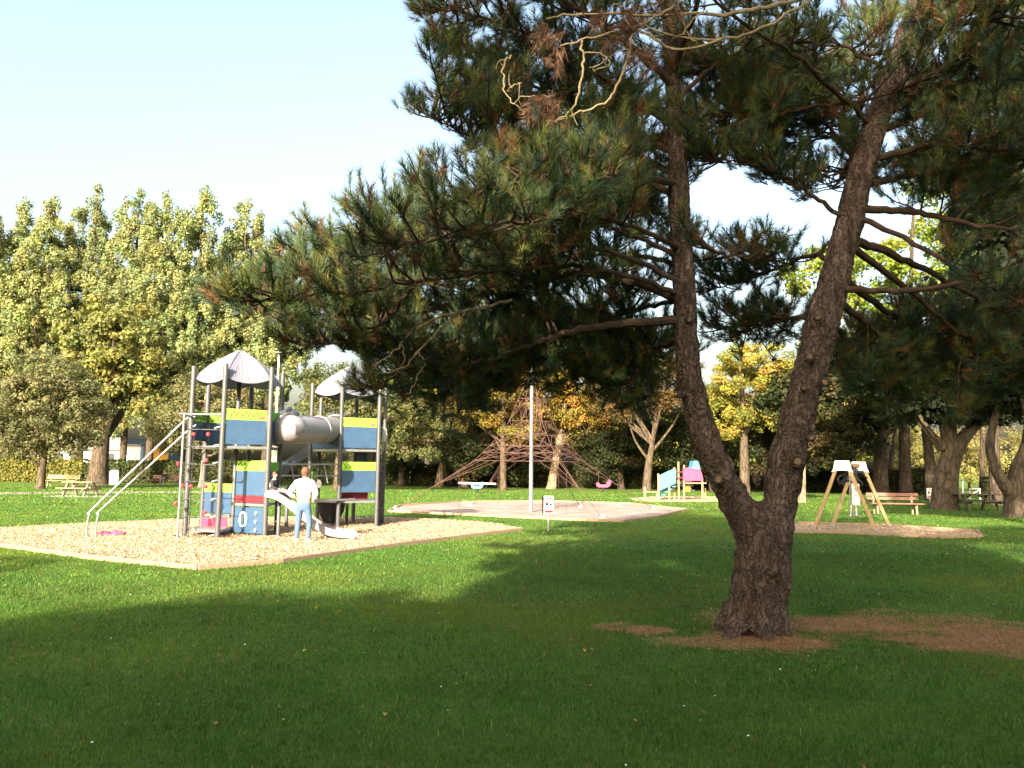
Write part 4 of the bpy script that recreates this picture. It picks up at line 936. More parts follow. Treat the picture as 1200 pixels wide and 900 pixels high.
def panel(a, b, z0, z1, m, trim=None, ztrim=None, badge=False, th=0.025, name='wall_panel', inset=0.07):
    a, b = up(a, 0), up(b, 0); d = (b - a).normalized(); a = a + d * inset; b = b - d * inset
    n = Vector((d.y, -d.x, 0)); 
    if n.dot(CAM - a) < 0: n = -n
    zt = ztrim if trim else z1
    mb = MB(); mb.beam(up(a, (z0 + zt) / 2), up(b, (z0 + zt) / 2), th, zt - z0, bev=0.006)
    for s in (0.12, 0.88):
        for zz_ in (z0 + 0.06, zt - 0.06):
            c = a.lerp(b, s); mb.tube([up(c, zz_) + n * th * .4, up(c, zz_) + n * (th * .5 + 0.008)], 0.012, 8)
    o = mb.build(name, M[m], play)
    if trim:
        mb = MB(); mb.beam(up(a, (zt + z1) / 2 + 0.001), up(b, (zt + z1) / 2 + 0.001), th + 0.006, z1 - zt - 0.002, bev=0.006)
        mb.cur = 1; L = (b - a).length; h = z1 - zt; base = n * (th / 2 + 0.005)
        def seg(u0, v0, u1, v1):
            p = a.lerp(b, u0); q = a.lerp(b, u1)
            mb.tube([up(p, zt + h * v0) + base, up(q, zt + h * v1) + base], 0.0125, 4)
        rr = random.Random(int(abs(a.x * 100)) + int(z0 * 100)); u = 0.03
        while u < 0.9:
            w_ = rr.uniform(0.10, 0.17); seg(u, rr.uniform(.75, .97), u + w_, rr.uniform(.05, .25)); seg(u + .02, rr.uniform(.05, .3), min(.97, u + w_ * 1.1), rr.uniform(.7, .95)); u += w_ * 0.95
        t = mb.build('trim', [M[trim], M[trim + 'line'] if trim == 'lime' else M[trim]], o)
        if badge:
            c = a.lerp(b, 0.86); mb = MB(); p0 = up(c, zt + h * .28) + n * (th / 2 + .004)
            ring = [p0 + d * 0.085 * math.copysign(abs(math.cos(q)) ** .6, math.cos(q)) + Vector((0, 0, .035 * math.sin(q))) for q in np.linspace(0, 2 * math.pi, 14, endpoint=False)]
            mb.prism(ring, n * 0.014); mb.build('badge', M['badge'], t)
    return o
M['badge'] = mat('brown_badge', (0.34, 0.10, 0.06), 0.5, 0, 0.4, 40)
yf = (HA[1].y + HA[2].y) / 2
zt0, zt1, zt2 = Zat(290, 521, yf), Zat(290, 492.5, yf), Zat(290, 480, yf)
panel(HA[2], HA[1], zt0, zt2, 'blue', 'lime', zt1, True)
panel(HA[1], HA[0], zt0, zt2, 'darkblue', 'green', zt1 + .02, True)
panel(HA[3], HA[4], zt0 + .1, zt2, 'blue', 'lime', zt1)
panel(HA[4], HA[5], zt0, zt2, 'blue', 'lime', zt1)
yl = (HA[1].y + cA.y) / 2
a0, a1, a2 = Zat(293, 580.5, yl), Zat(293, 552, yl), Zat(293, 540, yl)
panel(cA, HA[1], a0, a2, 'blue', 'lime', a1)
panel(HA[1], HA[0], a0 + .35, a2 - 0.02, 'darkblue', 'green', a1)
# red skirt, low window box, left hand panels
panel(cA, HA[1], Zat(293, 589, yl), a0 - 0.006, 'red', name='skirt_panel')
b0, b1 = Zat(293, 625, yl), Zat(293, 594.5, yl)
box = panel(cA, HA[1], b0, b1, 'blue', name='window_panel')
d_ = (up(HA[1], 0) - up(cA, 0)).normalized(); n_ = Vector((d_.y, -d_.x, 0)); n_ = n_ if n_.dot(CAM - cA) > 0 else -n_
Lp = (up(HA[1], 0) - up(cA, 0)).length
wc = up(cA, 0) + d_ * Lp * .34; zc_ = (b0 + b1) / 2 + .02
def oval(mb, c, zc, n, d, rx, rz, off, th, seg=20):
    mb.prism([up(c, zc + rz * math.sin(q)) + d * rx * math.cos(q) + n * off for q in np.linspace(0, 2 * math.pi, seg, endpoint=False)], n * th)
mb = MB(); oval(mb, wc, zc_, n_, d_, .125, .19, .012, .014); wf = mb.build('window_frame', M['white'], box)
mb = MB(); oval(mb, wc, zc_, n_, d_, .085, .145, .027, .006); mb.cur = 1
for k in range(3): oval(mb, wc, zc_ + .02 - .02 * k, n_, d_, .05 - .015 * k, .10 - .03 * k, .034 + k * .004, .003)
mb.build('pane', [M['cyan'], M['plastic']], wf)
for k in range(3):
    c = up(cA, 0) + d_ * Lp * .74; mb = MB(); oval(mb, c, b1 - .13 - k * (b1 - b0 - .22) / 2, n_, d_, .05, .05, .012, .03, 14); mb.build('knob', M['steel'], box)
yL = HA[3].y
c0, c1, c2 = Zat(256, 602, cA.y), Zat(256, 577, cA.y), Zat(256, 567, cA.y)
mid35 = HA[3].lerp(HA[4], .5)
panel(HA[4], cA, c0, c2, 'blue', 'lime', c1)
panel(HA[3].lerp(HA[4], .9), cA.lerp(HA[4], .1), Zat(256, 617, cA.y), Zat(256, 607, cA.y), 'pink', name='skirt_panel')
# platforms
def hexplate(name, c, pts, z, th=.06, m='steel'):
    mb = MB(); mb.prism([up(p, z) for p in pts], (0, 0, th)); return mb.build(name, M[m], play)
inner = lambda H, c, s: [c.lerp(H[k], s) for k in range(6)]
hexplate('platform', cA, inner(HA, cA, .97), zt0 - .10)
hexplate('platform', cA, [cA, HA[1].lerp(cA, .04), HA[0].lerp(cA, .04), HA[5].lerp(cA, .04)], Zat(293, 593, yl))
hexplate('platform', cA, [HA[3].lerp(cA, .05), HA[2].lerp(cA, .05), cA.lerp(HA[2], .05), HA[4].lerp(cA, .1)], Zat(250, 622.5, yL))
hexplate('platform', cA, [HA[4].lerp(cA, .06), cA.lerp(HA[4], .1), HA[5].lerp(cA, .1)], Zat(256, 606, cA.y))
M['dark'] = M['black']
# tower B
yfb = (HB[1].y + HB[2].y) / 2
e0, e1, e2 = Zat(420, 525, yfb), Zat(420, 500.5, yfb), Zat(420, 490, yfb)
panel(HB[2], HB[1], e0, e2, 'blue', 'lime', e1, True)
panel(HB[3], HB[2], e0 - .02, e1 - .05, 'blue')
panel(HB[4], HB[5], e0, e2, 'blue', 'green', e1)
f0, f1, f2 = Zat(420, 577, yfb), Zat(420, 551.5, yfb), Zat(420, 541.5, yfb)
panel(HB[2], HB[1], f0, f2, 'blue', 'lime', f1)
panel(HB[2].lerp(cB, .3), HB[1].lerp(cB, .3), Zat(420, 585.5, yfb), f0 - .006, 'red', name='skirt_panel', inset=.0)
pw = panel(HB[0].lerp(HB[5], .05), HB[5], Zat(430, 543, cB.y), Zat(430, 525, cB.y), 'darkblue', name='window_panel')
dd_ = (up(HB[5], 0) - up(HB[0], 0)).normalized(); nn_ = Vector((dd_.y, -dd_.x, 0)); nn_ = nn_ if nn_.dot(CAM - cB) > 0 else -nn_
mb = MB(); oval(mb, up(HB[0].lerp(HB[5], .45), 0), Zat(430, 534, cB.y), nn_, dd_, .14, .17, .014, .012); mb.build('pane', M['plastic'], pw)
panel(HB[4], HB[3].lerp(HB[4], .2), Zat(385, 562, cB.y), Zat(385, 553, cB.y), 'lime', name='wall_panel')
dm = panel(HB[3].lerp(HB[4], .3) + Vector((-.1, 0, 0)), HB[4], Zat(375, 580, cB.y), Zat(375, 563, cB.y), 'blue', name='wall_panel')
hexplate('platform', cB, inner(HB, cB, .97), e0 - .10)
hexplate('platform', cB, [HB[3].lerp(cB, .05), HB[2].lerp(cB, .05), HB[1].lerp(cB, .05), HB[0].lerp(cB, .05), cB], Zat(420, 589, yfb) - .01)
# dark climbing wall on tower B's right flank
mb = MB(); a, b = HB[1], HB[0]; dC2 = (b - a).normalized(); mb.beam(up(a + dC2 * .07, .92), up(b - dC2 * .07, .92), .03, 1.78, bev=.006)
nC = Vector((dC2.y, -dC2.x, 0)); nC = nC if nC.dot(CAM - a) > 0 else -nC
for k in range(14):
    c = a.lerp(b, rnd.uniform(.2, .8)); mb.ball(up(c, .15 + k * .12) + nC * .03, .035, 8)
cw = mb.build('climbing_wall', M['darkwall'] if 'darkwall' in M else M['black'], play)
for s in (.25, .75):
    mb = MB(); c = a.lerp(b, s) + nC * .10; zb_ = Zat(446, 522, a.y); mb.tube(smooth_path([up(c, zb_ - .15), up(c, zb_ + .45), up(c - nC * .12, zb_ + .55)], 6), .018, 8)
    mb.build('grab_rail', M['steel'], play, smooth=True)
# roofs
def roof(c, H, z_e, z_t, sc=1.0):
    keys = [H[k] for k in range(6)]; rows = 9; cols = 8; mb = MB()
    prof = lambda t: 0.72 * t + 0.28 * math.sin(t * math.pi / 2)
    def pt(k, t, u):                  # t 0 eave, 1 top; u -1..1 along the edge
        a_ = c.lerp(keys[k], sc); b_ = c.lerp(keys[(k + 1) % 6], sc); e = a_.lerp(b_, (u + 1) / 2)
        rr = 1 - t * 0.90; q = c.lerp(e, rr); bulge = 1 + 0.10 * math.sin(t * math.pi) + .02
        q = c + (q - c) * bulge
        return up(q, z_e + (z_t - z_e) * prof(t) - 0.12 * (1 - u * u) * (1 - t) ** 1.3)
    for k in range(6):
        grid = [[pt(k, i / rows, -1 + 2 * j / cols) for j in range(cols + 1)] for i in range(rows + 1)]
        vs = [p for r_ in grid for p in r_] + [p - Vector((0, 0, .03)) for r_ in grid for p in r_]
        W = cols + 1; off = W * (rows + 1); fs = []
        for i in range(rows):
            for j in range(cols):
                q = i * W + j; fs.append((q, q + 1, q + W + 1, q + W)); fs.append((q + off, q + W + off, q + W + 1 + off, q + 1 + off))
        for j in range(cols): fs.append((j, j + off, j + 1 + off, j + 1))
        mb.add(vs, fs)
    mb.prism([up(c.lerp(keys[k], .13), z_t - .03) for k in range(6)], (0, 0, .05))
    o = mb.build('roof', M['roofgrey'], play, smooth=True)
    rb = MB()
    for k in range(6):
        rb.tube([pt(k, t, -1) + Vector((0, 0, .006)) for t in np.linspace(0, .98, 9)], .014, 5)
        for u in (-.66, -.33, 0, .33, .66):
            tt = .80 - abs(u) * .55; rb.tube([pt(k, t, u * (1 - t * .15)) + Vector((0, 0, .001)) for t in np.linspace(.03, tt, 7)], .012, 4)
    rb.build('rib', M['roofrib'], o, smooth=True)
    for k in range(6): br = MB(); br.beam(up(keys[k], z_e + .05), up(c.lerp(keys[k], .8), z_e + .07), .04, .05); br.build('bracket', M['post'], o)
roof(cA, HA, Zat(281, 446, cA.y), Zat(281, 412.5, cA.y), .93)
roof(cB, HB, Zat(405, 461, cB.y), Zat(409, 431, cB.y), .93)
# tube bridge
tA = HA[1].lerp(HA[0], .55); yT = tA.y
p0 = P(333, 503, yT); p1 = P(393, 504, cB.y - .55)
ax = (p1 - p0).normalized(); rt = 17.5 * yT / F
pi_ = up(HA[0].lerp(HA[5], .45).lerp(cA, .12), p0.z); mb = MB(); tp_ = smooth_path([pi_, p0.lerp(p1, .03) + Vector((0, .06, 0)), p0.lerp(p1, .16)], 6); mb.tube(tp_ + [p0.lerp(p1, t_) for t_ in np.linspace(.24, 1, 9)], rt * .98, 32, cap=False)
tb_ = mb.build('tube', M['plastic'], play, smooth=True); sm_ = tb_.modifiers.new('t', 'SOLIDIFY'); sm_.thickness = .02
def ringtube(c, axv, r, w):
    mb = MB(); mb.tube([c - axv * w, c - axv * w * .5, c + axv * w * .5, c + axv * w], [r * .98, r * 1.05, r * 1.05, r * .98], 28, cap=False); return mb
ringtube(p0.lerp(p1, .63), ax, rt * 1.0, .03).build('tube_collar', M['plastic'], tb_, smooth=True)
ringtube(p1, ax, rt * 1.16, .025).build('tube_collar', M['plastic'], tb_, smooth=True)
mb = MB(); mb.ball(p0 + Vector((.02, .35, rt * 1.0)), .24, 16, (1, 1, .8)); mb.build('bubble_window', M['slidedark'], play, smooth=True)
mb = MB(); mb.ball(up(HA[5].lerp(HA[0], .5), zt2 + .06), .13, 12, (1, .4, .7)); mb.build('red_disc', M['red'], play, smooth=True)
# slides
def chute(name, path, w, h, m, th=.03):
    sp = smooth_path(path, 8); vs = []; fs = []; prof = [(-w / 2 - th, h), (-w / 2 - th, -th), (-w / 2 * .8, -th * 1.6), (w / 2 * .8, -th * 1.6), (w / 2 + th, -th), (w / 2 + th, h), (w / 2, h), (w / 2, .03), (w / 2 * .8, 0), (-w / 2 * .8, 0), (-w / 2, .03), (-w / 2, h)]
    k = len(prof)
    for i, p in enumerate(sp):
        t = (sp[min(i + 1, len(sp) - 1)] - sp[max(i - 1, 0)]).normalized(); s = t.cross(Vector((0, 0, 1))).normalized(); u = s.cross(t)
        q_ = 1 - .65 * max(0, (i / (len(sp) - 1) - .8) / .2) ** 2; vs += [p + s * a_ * (1 if q_ > .99 else .6 + .4 * q_) + u * b_ * q_ for a_, b_ in prof]
    for i in range(len(sp) - 1):
        for j in range(k): j2 = (j + 1) % k; fs.append((i * k + j, i * k + j2, (i + 1) * k + j2, (i + 1) * k + j))
    fs.append(tuple(range(k))); fs.append(tuple((len(sp) - 1) * k + j for j in range(k - 1, -1, -1)))
    mb = MB(); mb.add(vs, fs); return mb.build(name, M[m], play, smooth=True)
yS = G(404, 635).y
sl = chute('slide', [P(314, 580, yS - .05), P(327, 584, yS - .05), P(343, 596, yS), P(362, 611, yS + .05), P(380, 622, yS + .1), P(398, 627, yS + .1), P(410, 628, yS + .1), P(418, 631, yS + .1)], .46, .13, 'plastic')
mb = MB(); f_ = G(404, 635); mb.tube([up(f_, -.05), up(f_, .17)], .05, 10); mb.build('slide_foot', M['steel'], sl)
chute('slide', [P(384, 522, cB.y + .3), P(366, 530, cB.y + .25), P(343, 545, cB.y + .1), P(325, 559, cB.y - .1), P(312, 566, cB.y - .2)], .5, .22, 'slidedark')
# lower bridge between the towers
yb = (cA.y + cB.y) / 2
mb = MB(); 
q0 = HA[0]; q1 = HB[2]
for zpx in (544, 557.5): mb.tube([up(q0, Zat(335, zpx, q0.y)), up(q1, Zat(395, zpx, q1.y))], .022, 8)
for s in (.18, .36, .72): 
    c = q0.lerp(q1, s); mb.tube([up(c, Zat(360, 544, yb)), up(c + Vector((.12, 0, 0)), Zat(360, 566, yb))], .018, 6)
mb.build('bridge_rail', M['steel'], play, smooth=True)
mb = MB(); zb0 = Zat(380, 587, yb); wv = Vector((.25, .45, 0))
for k in range(9):
    s0 = q0.lerp(q1, .42 + k * .062); mb.beam(up(s0, zb0), up(s0 + wv * 1.6, zb0), .14, .06, bev=.006)
mb.build('bridge_deck', M['plastic'], play)
mb = MB(); c = P(388, 600, cB.y - .25); mb.tube([up(c, c.z + .32), up(c, c.z), up(c, c.z - .30)], [.42, .36, .2], 14); mb.build('net_bucket', M['black'], play, smooth=True)
mb = MB(); oval(mb, up(P(374, 567, cB.y - .6), 0), Zat(374, 567, cB.y - .6), Vector((0, -1, 0)), Vector((1, 0, 0)), .075, .12, 0, .02); mb.build('round_sign', M['white'], play)
mb = MB(); oval(mb, up(P(412, 538, cB.y), 0), Zat(412, 538, cB.y), Vector((0, -1, 0)), Vector((1, 0, 0)), .06, .08, 0, .02); mb.build('round_sign', M['white'], play)
# sloping hand rails at the far left
for (pt_, mid_, kn, ft) in (((214, 495), (160, 547), (107, 598), (101, 633.5)), ((220, 505), (167, 552), (117.5, 598), (112, 631.5))):
    f_ = G(*ft); y0 = HA[3].y; lo = P(kn[0], kn[1], f_.y); hi = P(pt_[0], pt_[1], y0); lo0 = up(f_, lo.z - .18)
    mb = MB(); mb.tube(smooth_path([up(f_, -.05), up(f_, lo.z - .3), lo0 + (lo - lo0) * .5 - Vector((.0, 0, 0)), lo, lo.lerp(hi, .5), hi, hi + Vector((.16, .02, .12)), HA[3] * 1.0 + Vector((.1, 0, hi.z + .14))], 7), .024, 10)
    mb.build('hand_rail', M['steel'], play, smooth=True)
# rope ladder frame
fp = G(207.5, 635.5); zt_ = Zat(212, 485, fp.y)
mb = MB(); mb.tube([up(fp, -.05), up(fp, zt_)], .026, 10); mb.tube([up(fp, zt_), up(HA[2], zt_ + .0)], .022, 8); mb.tube([up(fp + (fp - HA[2]).normalized() * .12, zt_), up(fp, zt_)], .022, 8)
mb.tube([up(fp, zt_ - .02), up(HA[3], zt_ - .02)], .02, 8)
mb.build('climbing_frame', M['steel'], play, smooth=True)
mb = MB(); kn = []
zs = [zt_ - .3 - k * (zt_ - .45) / 6 for k in range(7)]
la = fp.lerp(HA[3], .08); lb = HA[3].lerp(HA[2], .12); lc = fp + Vector((-.16, .1, 0))
for L0, z_hi in ((la, zt_), (lb, zt_ - .5), (fp.lerp(HA[3], .6), zt_)): mb.tube([up(L0, .05), up(L0, z_hi)], .011, 5)
for k, z in enumerate(zs):
    mb.tube([up(lc, z), up(fp.lerp(HA[3], .5), z - .06), up(HA[3], z - .02), up(HA[2], z - .05)], .011, 5)
mb.build('climbing_net', M['rope'], play)
for (x, y) in ((227, 509), (244, 509), (209, 543.5), (242, 539.5), (213.5, 569), (223.5, 570), (241, 570), (206, 590), (240, 600.5)):
    mb = MB(); mb.ball(P(x, y, fp.y + .3), .05, 10); mb.build('grip_ball', M['ball'], play, smooth=True)
for k, z in enumerate(zs):
    mb = MB(); c = up(HA[2], z + .02) + Vector((-.05, -.03, 0)); mb.beam(c, c + Vector((-.13, 0, -.03)), .04, .02); mb.build('rung_clip', M['steel'], play)
# things lying there
c = G(131, 631); mb = MB()
for k in range(9): mb.ball(c + Vector((rnd.gauss(0, .13), rnd.gauss(0, .1), .06 + rnd.random() * .07)), rnd.uniform(.07, .12), 9, (1.3, 1, .55))
raw = mb.build('heap', M['pinkcloth']); rm = raw.modifiers.new('r', 'REMESH'); rm.mode = 'VOXEL'; rm.voxel_size = .02
me = eval_mesh(raw); me.transform(Matrix.Translation(-c)); me.name = 'jacket'; me.polygons.foreach_set('use_smooth', [True] * len(me.polygons))
o = link('jacket', me, None, c); tag(o, 'crumpled pink and purple jacket dropped on the wood chips by the hand rails', 'jacket')

# ------------------------------------------------------------------ climbing net with mast
m0 = G(622, 601); zM = Zat(620, 424, m0.y)
net = empty('climbing_net', m0, 'tall climbing pyramid of faded red ropes on a steel mast over the gravel bed', 'climbing net')
mb = MB(); mb.tube([up(m0, -.05), up(m0, zM)], [.085, .07], 14); mb.tube([up(m0, zM), up(m0, zM + .12)], .11, 12); mb.build('mast', M['steel'], net, smooth=True)
anchors = [G(706, 608), G(766, 597), G(463, 597.5), up(m0 + Vector((-2.6, 4.4, 0)), 0), up(m0 + Vector((2.4, 4.6, 0)), 0)]
order = sorted(range(5), key=lambda i: math.atan2(anchors[i].y - m0.y, anchors[i].x - m0.x)); anchors = [anchors[i] for i in order]
profile = [(0.0, 1.0), (.08, .79), (.175, .58), (.30, .44), (.41, .34), (.64, .20), (1.0, .0)]
rz = lambda f: (np.interp(f, np.linspace(0, 1, 7), [q[0] for q in profile]), np.interp(f, np.linspace(0, 1, 7), [q[1] for q in profile]))
def npnt(i, f, s=1.0):
    r_, z_ = rz(f); a_ = m0 + (anchors[i % 5] - m0) * (r_ * s)
    return up(a_, .04 + (zM - .1) * z_)
ro = MB(); tr_ = .0078
for i in range(5):
    ro.tube([npnt(i, f) for f in np.linspace(0, 1, 19)], tr_ * 1.25, 5)
    j = (i + 1) % 5
    for f in (.19, .31, .41, .5, .58, .67):                # girdles
        a_, b_ = npnt(i, f), npnt(j, f); m_ = a_.lerp(b_, .5); m_ = m_.lerp(up(m0, m_.z), .12); ro.tube([a_, m_, b_], tr_, 5)
        ro.tube([a_, npnt(i, f, .45)], tr_, 5); ro.tube([npnt(i, f, .45), npnt(j, f, .45)], tr_, 5)
        ro.tube([npnt(i, f, .45), up(m0, a_.z)], tr_, 5)
    fl = [.19, .31, .41, .5, .58, .67]
    for f, f2 in zip(fl, fl[1:]):
        mm = lambda ff: npnt(i, ff).lerp(npnt(j, ff), .5).lerp(up(m0, npnt(i, ff).z), .12)
        ro.tube([mm(f), npnt(i, f2)], tr_, 5); ro.tube([mm(f), npnt(j, f2)], tr_, 5)
        ro.tube([npnt(i, f, .45), npnt(j, f2, .45)], tr_, 5); ro.tube([npnt(j, f, .45), npnt(i, f2, .45)], tr_, 5)
        ro.tube([npnt(i, f), npnt(i, f2, .45)], tr_, 5)
    for f in (.5, .67): ro.tube([npnt(i, f, .8).lerp(npnt(j, f), .18), npnt(i, .86), anchors[i]], tr_ * .9, 5); ro.tube([npnt(i, f, .8).lerp(npnt(i - 1, f), .18), npnt(i, .86), anchors[i]], tr_ * .9, 5)
    ro.tube([npnt(i, .75), up(m0 + (anchors[i] - m0) * .52, .05)], tr_ * .9, 5)
ro.build('ropes', M['netrope'], net, smooth=True)
for a_ in anchors:
    mb = MB(); mb.tube([up(a_, -.05), up(a_, .10)], [.16, .09], 10); mb.tube([up(a_, .08), up(a_, .18)], .035, 8); mb.build('ground_anchor', M['concrete'], net, smooth=True)

# ------------------------------------------------------------------ signs
def board(name, label, foot, px0, px1, py0, py1, rot=0.0):
    f_ = G(*foot); y = f_.y; root = empty(name, f_, label, 'sign'); s = y / F
    zt_, zb_ = Zat(foot[0], py0, y), Zat(foot[0], py1, y); w = (px1 - px0) * s; c = up(f_, (zt_ + zb_) / 2)
    mb = MB(); mb.tube([up(f_, -.05), up(f_, zt_ - .02)], .03, 10); mb.build('post', M['steel'], root, smooth=True)
    Mx = Matrix.Rotation(rot, 3, 'Z'); fw = Mx @ Vector((0, -1, 0)); rt_ = Mx @ Vector((1, 0, 0)); h = zt_ - zb_
    mb = MB(); mb.box(c + fw * .05, (w, .03, h), axes=Mx, bev=.006)
    mb.box(c + fw * .05 - rt_ * (w / 2 + .012) - fw * .07, (.02, .17, h * .98), axes=Mx); bd = mb.build('board', [M['white'], M['black']], root)
    bd.data.polygons.foreach_set('material_index', [0] * (len(bd.data.polygons) - 6) + [1] * 6)
    mb = MB(); o_ = fw * .068
    mb.box(c + o_ + rt_ * (-.20 * w) + Vector((0, 0, .03 * h)), (w * .28, .004, h * .16), axes=Mx); mb.box(c + o_ + rt_ * (.2 * w) + Vector((0, 0, .01 * h)), (w * .24, .004, h * .12), axes=Mx)
    mb.ball(c + o_ + rt_ * (-.2 * w) + Vector((0, 0, .17 * h)), w * .10, 8, (1, .1, 1)); mb.build('pictogram', M['black'], bd)
    mb = MB(); mb.box(c + o_ + Vector((0, 0, .36 * h)), (w * .7, .004, h * .06), axes=Mx)
    for k in range(3): mb.box(c + o_ + Vector((0, 0, -.14 * h - k * .05 * h)), (w * .72, .004, h * .018), axes=Mx)
    mb.build('text_lines', M['greycloth'], bd)
    mb = MB(); mb.box(c + o_ + Vector((0, 0, -.37 * h)), (w * .86, .004, h * .15), axes=Mx); mb.build('red_band', M['red'], bd)
board('rules_sign', 'small white rules sign on a short post, between the chip and gravel beds', (642.5, 622), 638, 649.5, 581, 602, .15)
board('rules_sign', 'small white rules sign between the red slatted bench and the forked tree', (1090, 592), 1085, 1093, 572, 584)

# ------------------------------------------------------------------ wooden swing
f1, f2, g1, g2 = G(952.5, 622), G(1029, 625.5), G(974, 617.5), G(1043.5, 619)
sc_ = (f1 + f2 + g1 + g2) / 4; zsw = Zat(993, 541, f1.y)
swing = empty('swing', sc_, 'wooden A frame swing with white top plates, standing on the narrow chip strip', 'swing')
aps = []
for (a_, b_) in ((f1, f2), (g1, g2)):
    m_ = up(a_.lerp(b_, .5), zsw); hw = (b_ - a_).normalized(); aps.append(m_)
    for s_, ft in ((-1, a_), (1, b_)):
        top = m_ + hw * .14 * s_ - Vector((0, 0, .12)); mb = MB(); mb.beam(up(ft, -.05), top, .10, .10, bev=.012); mb.build('leg', M['wood'], swing)
        mb = MB(); e_ = (top - up(ft, 0)).normalized(); mb.beam(up(ft, 0.01), up(ft, 0) + e_ * .14, .112, .112); mb.build('leg_shoe', M['steel'], swing)
    n2 = Vector((hw.y, -hw.x, 0)); n2 = n2 if n2.y < 0 else -n2
    poly = [(-.20, .02), (.20, .02), (.25, -.22), (.30, -.32), (.12, -.27), (-.12, -.27), (-.30, -.32), (-.25, -.22)]
    mb = MB(); mb.prism([m_ + hw * u_ + Vector((0, 0, v_)) + n2 * .056 for u_, v_ in poly], n2 * .02)
    for u_, v_ in ((-.16, -.05), (.16, -.05), (-.2, -.22), (.2, -.22)):
        mb.cur = 1; c = m_ + hw * u_ + Vector((0, 0, v_)) + n2 * .074; mb.tube([c, c + n2 * .012], .018, 8)
    mb.build('top_plate', [M['white'], M['black']], swing)
mb = MB(); mb.beam(aps[0] - Vector((0, 0, .1)), aps[1] - Vector((0, 0, .1)), .11, .11, bev=.012); mb.build('crossbar', M['wood'], swing)
# tangled chains and white carrier hanging from the bar
hc = aps[0].lerp(aps[1], .35); yh = hc.y
mb = MB()
for k in range(16):
    a_ = aps[0].lerp(aps[1], rnd.uniform(.05, .8)) + Vector((rnd.gauss(0, .05), 0, -.12)); pts_ = [a_]
    for j in range(5): pts_.append(pts_[-1] + Vector((rnd.gauss(0, .09), rnd.gauss(0, .06), -rnd.uniform(.03, .16))))
    mb.tube(smooth_path(pts_, 3), .02, 5)
mb.build('chains', M['black'], swing)
sp0, sp1 = P(1003.5, 567, yh), P(1002, 592, yh); w_ = 9 * yh / F
mb = MB(); mb.box((sp0 + sp1) / 2, (w_, .05, sp0.z - sp1.z), bev=.015); se = mb.build('hanging_panel', M['white'], swing)
mb = MB(); c = (sp0 + sp1) / 2 + Vector((0, -.027, 0)); h_ = sp0.z - sp1.z
for (u_, v_, a_, b_) in ((-.22, .42, .2, .05), (.2, .42, .24, .05), (0, .27, .5, .06), (0, .17, .5, .05), (0, -.06, .5, .045), (-.3, .1, .04, .1)): mb.box(c + Vector((u_ * w_, 0, v_ * h_)), (a_ * w_, .006, b_ * h_))
mb.build('print', M['greycloth'], se)
for k, u_ in enumerate((-.48, -.25, .1, .45)):
    a_ = sp1 + Vector((u_ * w_, 0, 0)); b_ = a_ + Vector((rnd.gauss(0, .02), 0, -rnd.uniform(.26, .36))); mb = MB(); mb.tube([a_, b_], .016, 6); mb.ball(b_, .035, 7); mb.build('strap', M['steel'] if k % 2 else M['white'], se)
mb = MB(); mb.tube([hc - Vector((0, 0, .1)), sp0 + Vector((-.2, 0, 0)), sp1 + Vector((-.18, 0, -.3))], .014, 6); mb.tube([hc - Vector((0, 0, .1)), sp0], .03, 6); mb.build('chain', M['steel'], swing)

# ------------------------------------------------------------------ benches and tables
def bench(label, c, w, rot, m, legm, group=None, back=True, seat_h=.45):
    root = empty('park_bench', c, label, 'bench', group); Mx = Matrix.Rotation(rot, 3, 'Z')
    T = lambda x, y, z: c + Mx @ Vector((x, y, z))
    mb = MB()
    for k in range(3): mb.box(T(0, -.10 - .14 * k + .1, seat_h), (w, .12, .045), axes=Mx, bev=.008)
    mb.build('seat', M[m], root)
    if back:
        tilt = Mx @ Matrix.Rotation(R(-12), 3, 'X')
        mb = MB()
        for k in range(2): mb.box(T(0, .22 + .035 * k, seat_h + .20 + .17 * k), (w, .04, .13), axes=tilt, bev=.008)
        mb.build('backrest', M[m], root)
    for s_ in (-1, 1):
        mb = MB(); x_ = s_ * (w / 2 - .28)
        mb.beam(T(x_, -.22, -.03), T(x_, -.18, seat_h - .03), .07, .06); mb.beam(T(x_, .17, -.03), T(x_, .27, seat_h + (.44 if back else -.03)), .06, .05); mb.beam(T(x_, -.25, seat_h - .05), T(x_, .22, seat_h - .05), .06, .05); mb.build('leg', M[legm], root)
c = G(1052, 603); c.y += .2
bench('long red brown slatted bench with a backrest on the lawn behind the wooden swing', c, 2.15, R(-3), 'benchwood', 'oldwood')
c = GX(73.5, 60)
bench('pale timber bench with a backrest before the hedge, behind the picnic table', c, 2.5, 0, 'wood', 'oldwood')
cseat = GX(195, 66)
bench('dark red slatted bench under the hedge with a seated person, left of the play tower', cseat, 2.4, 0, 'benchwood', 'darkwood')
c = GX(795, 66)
bench('dark bench in the shade beyond the toddler playhouse, behind the pine', c, 2.4, 0, 'darkwood', 'darkwood')
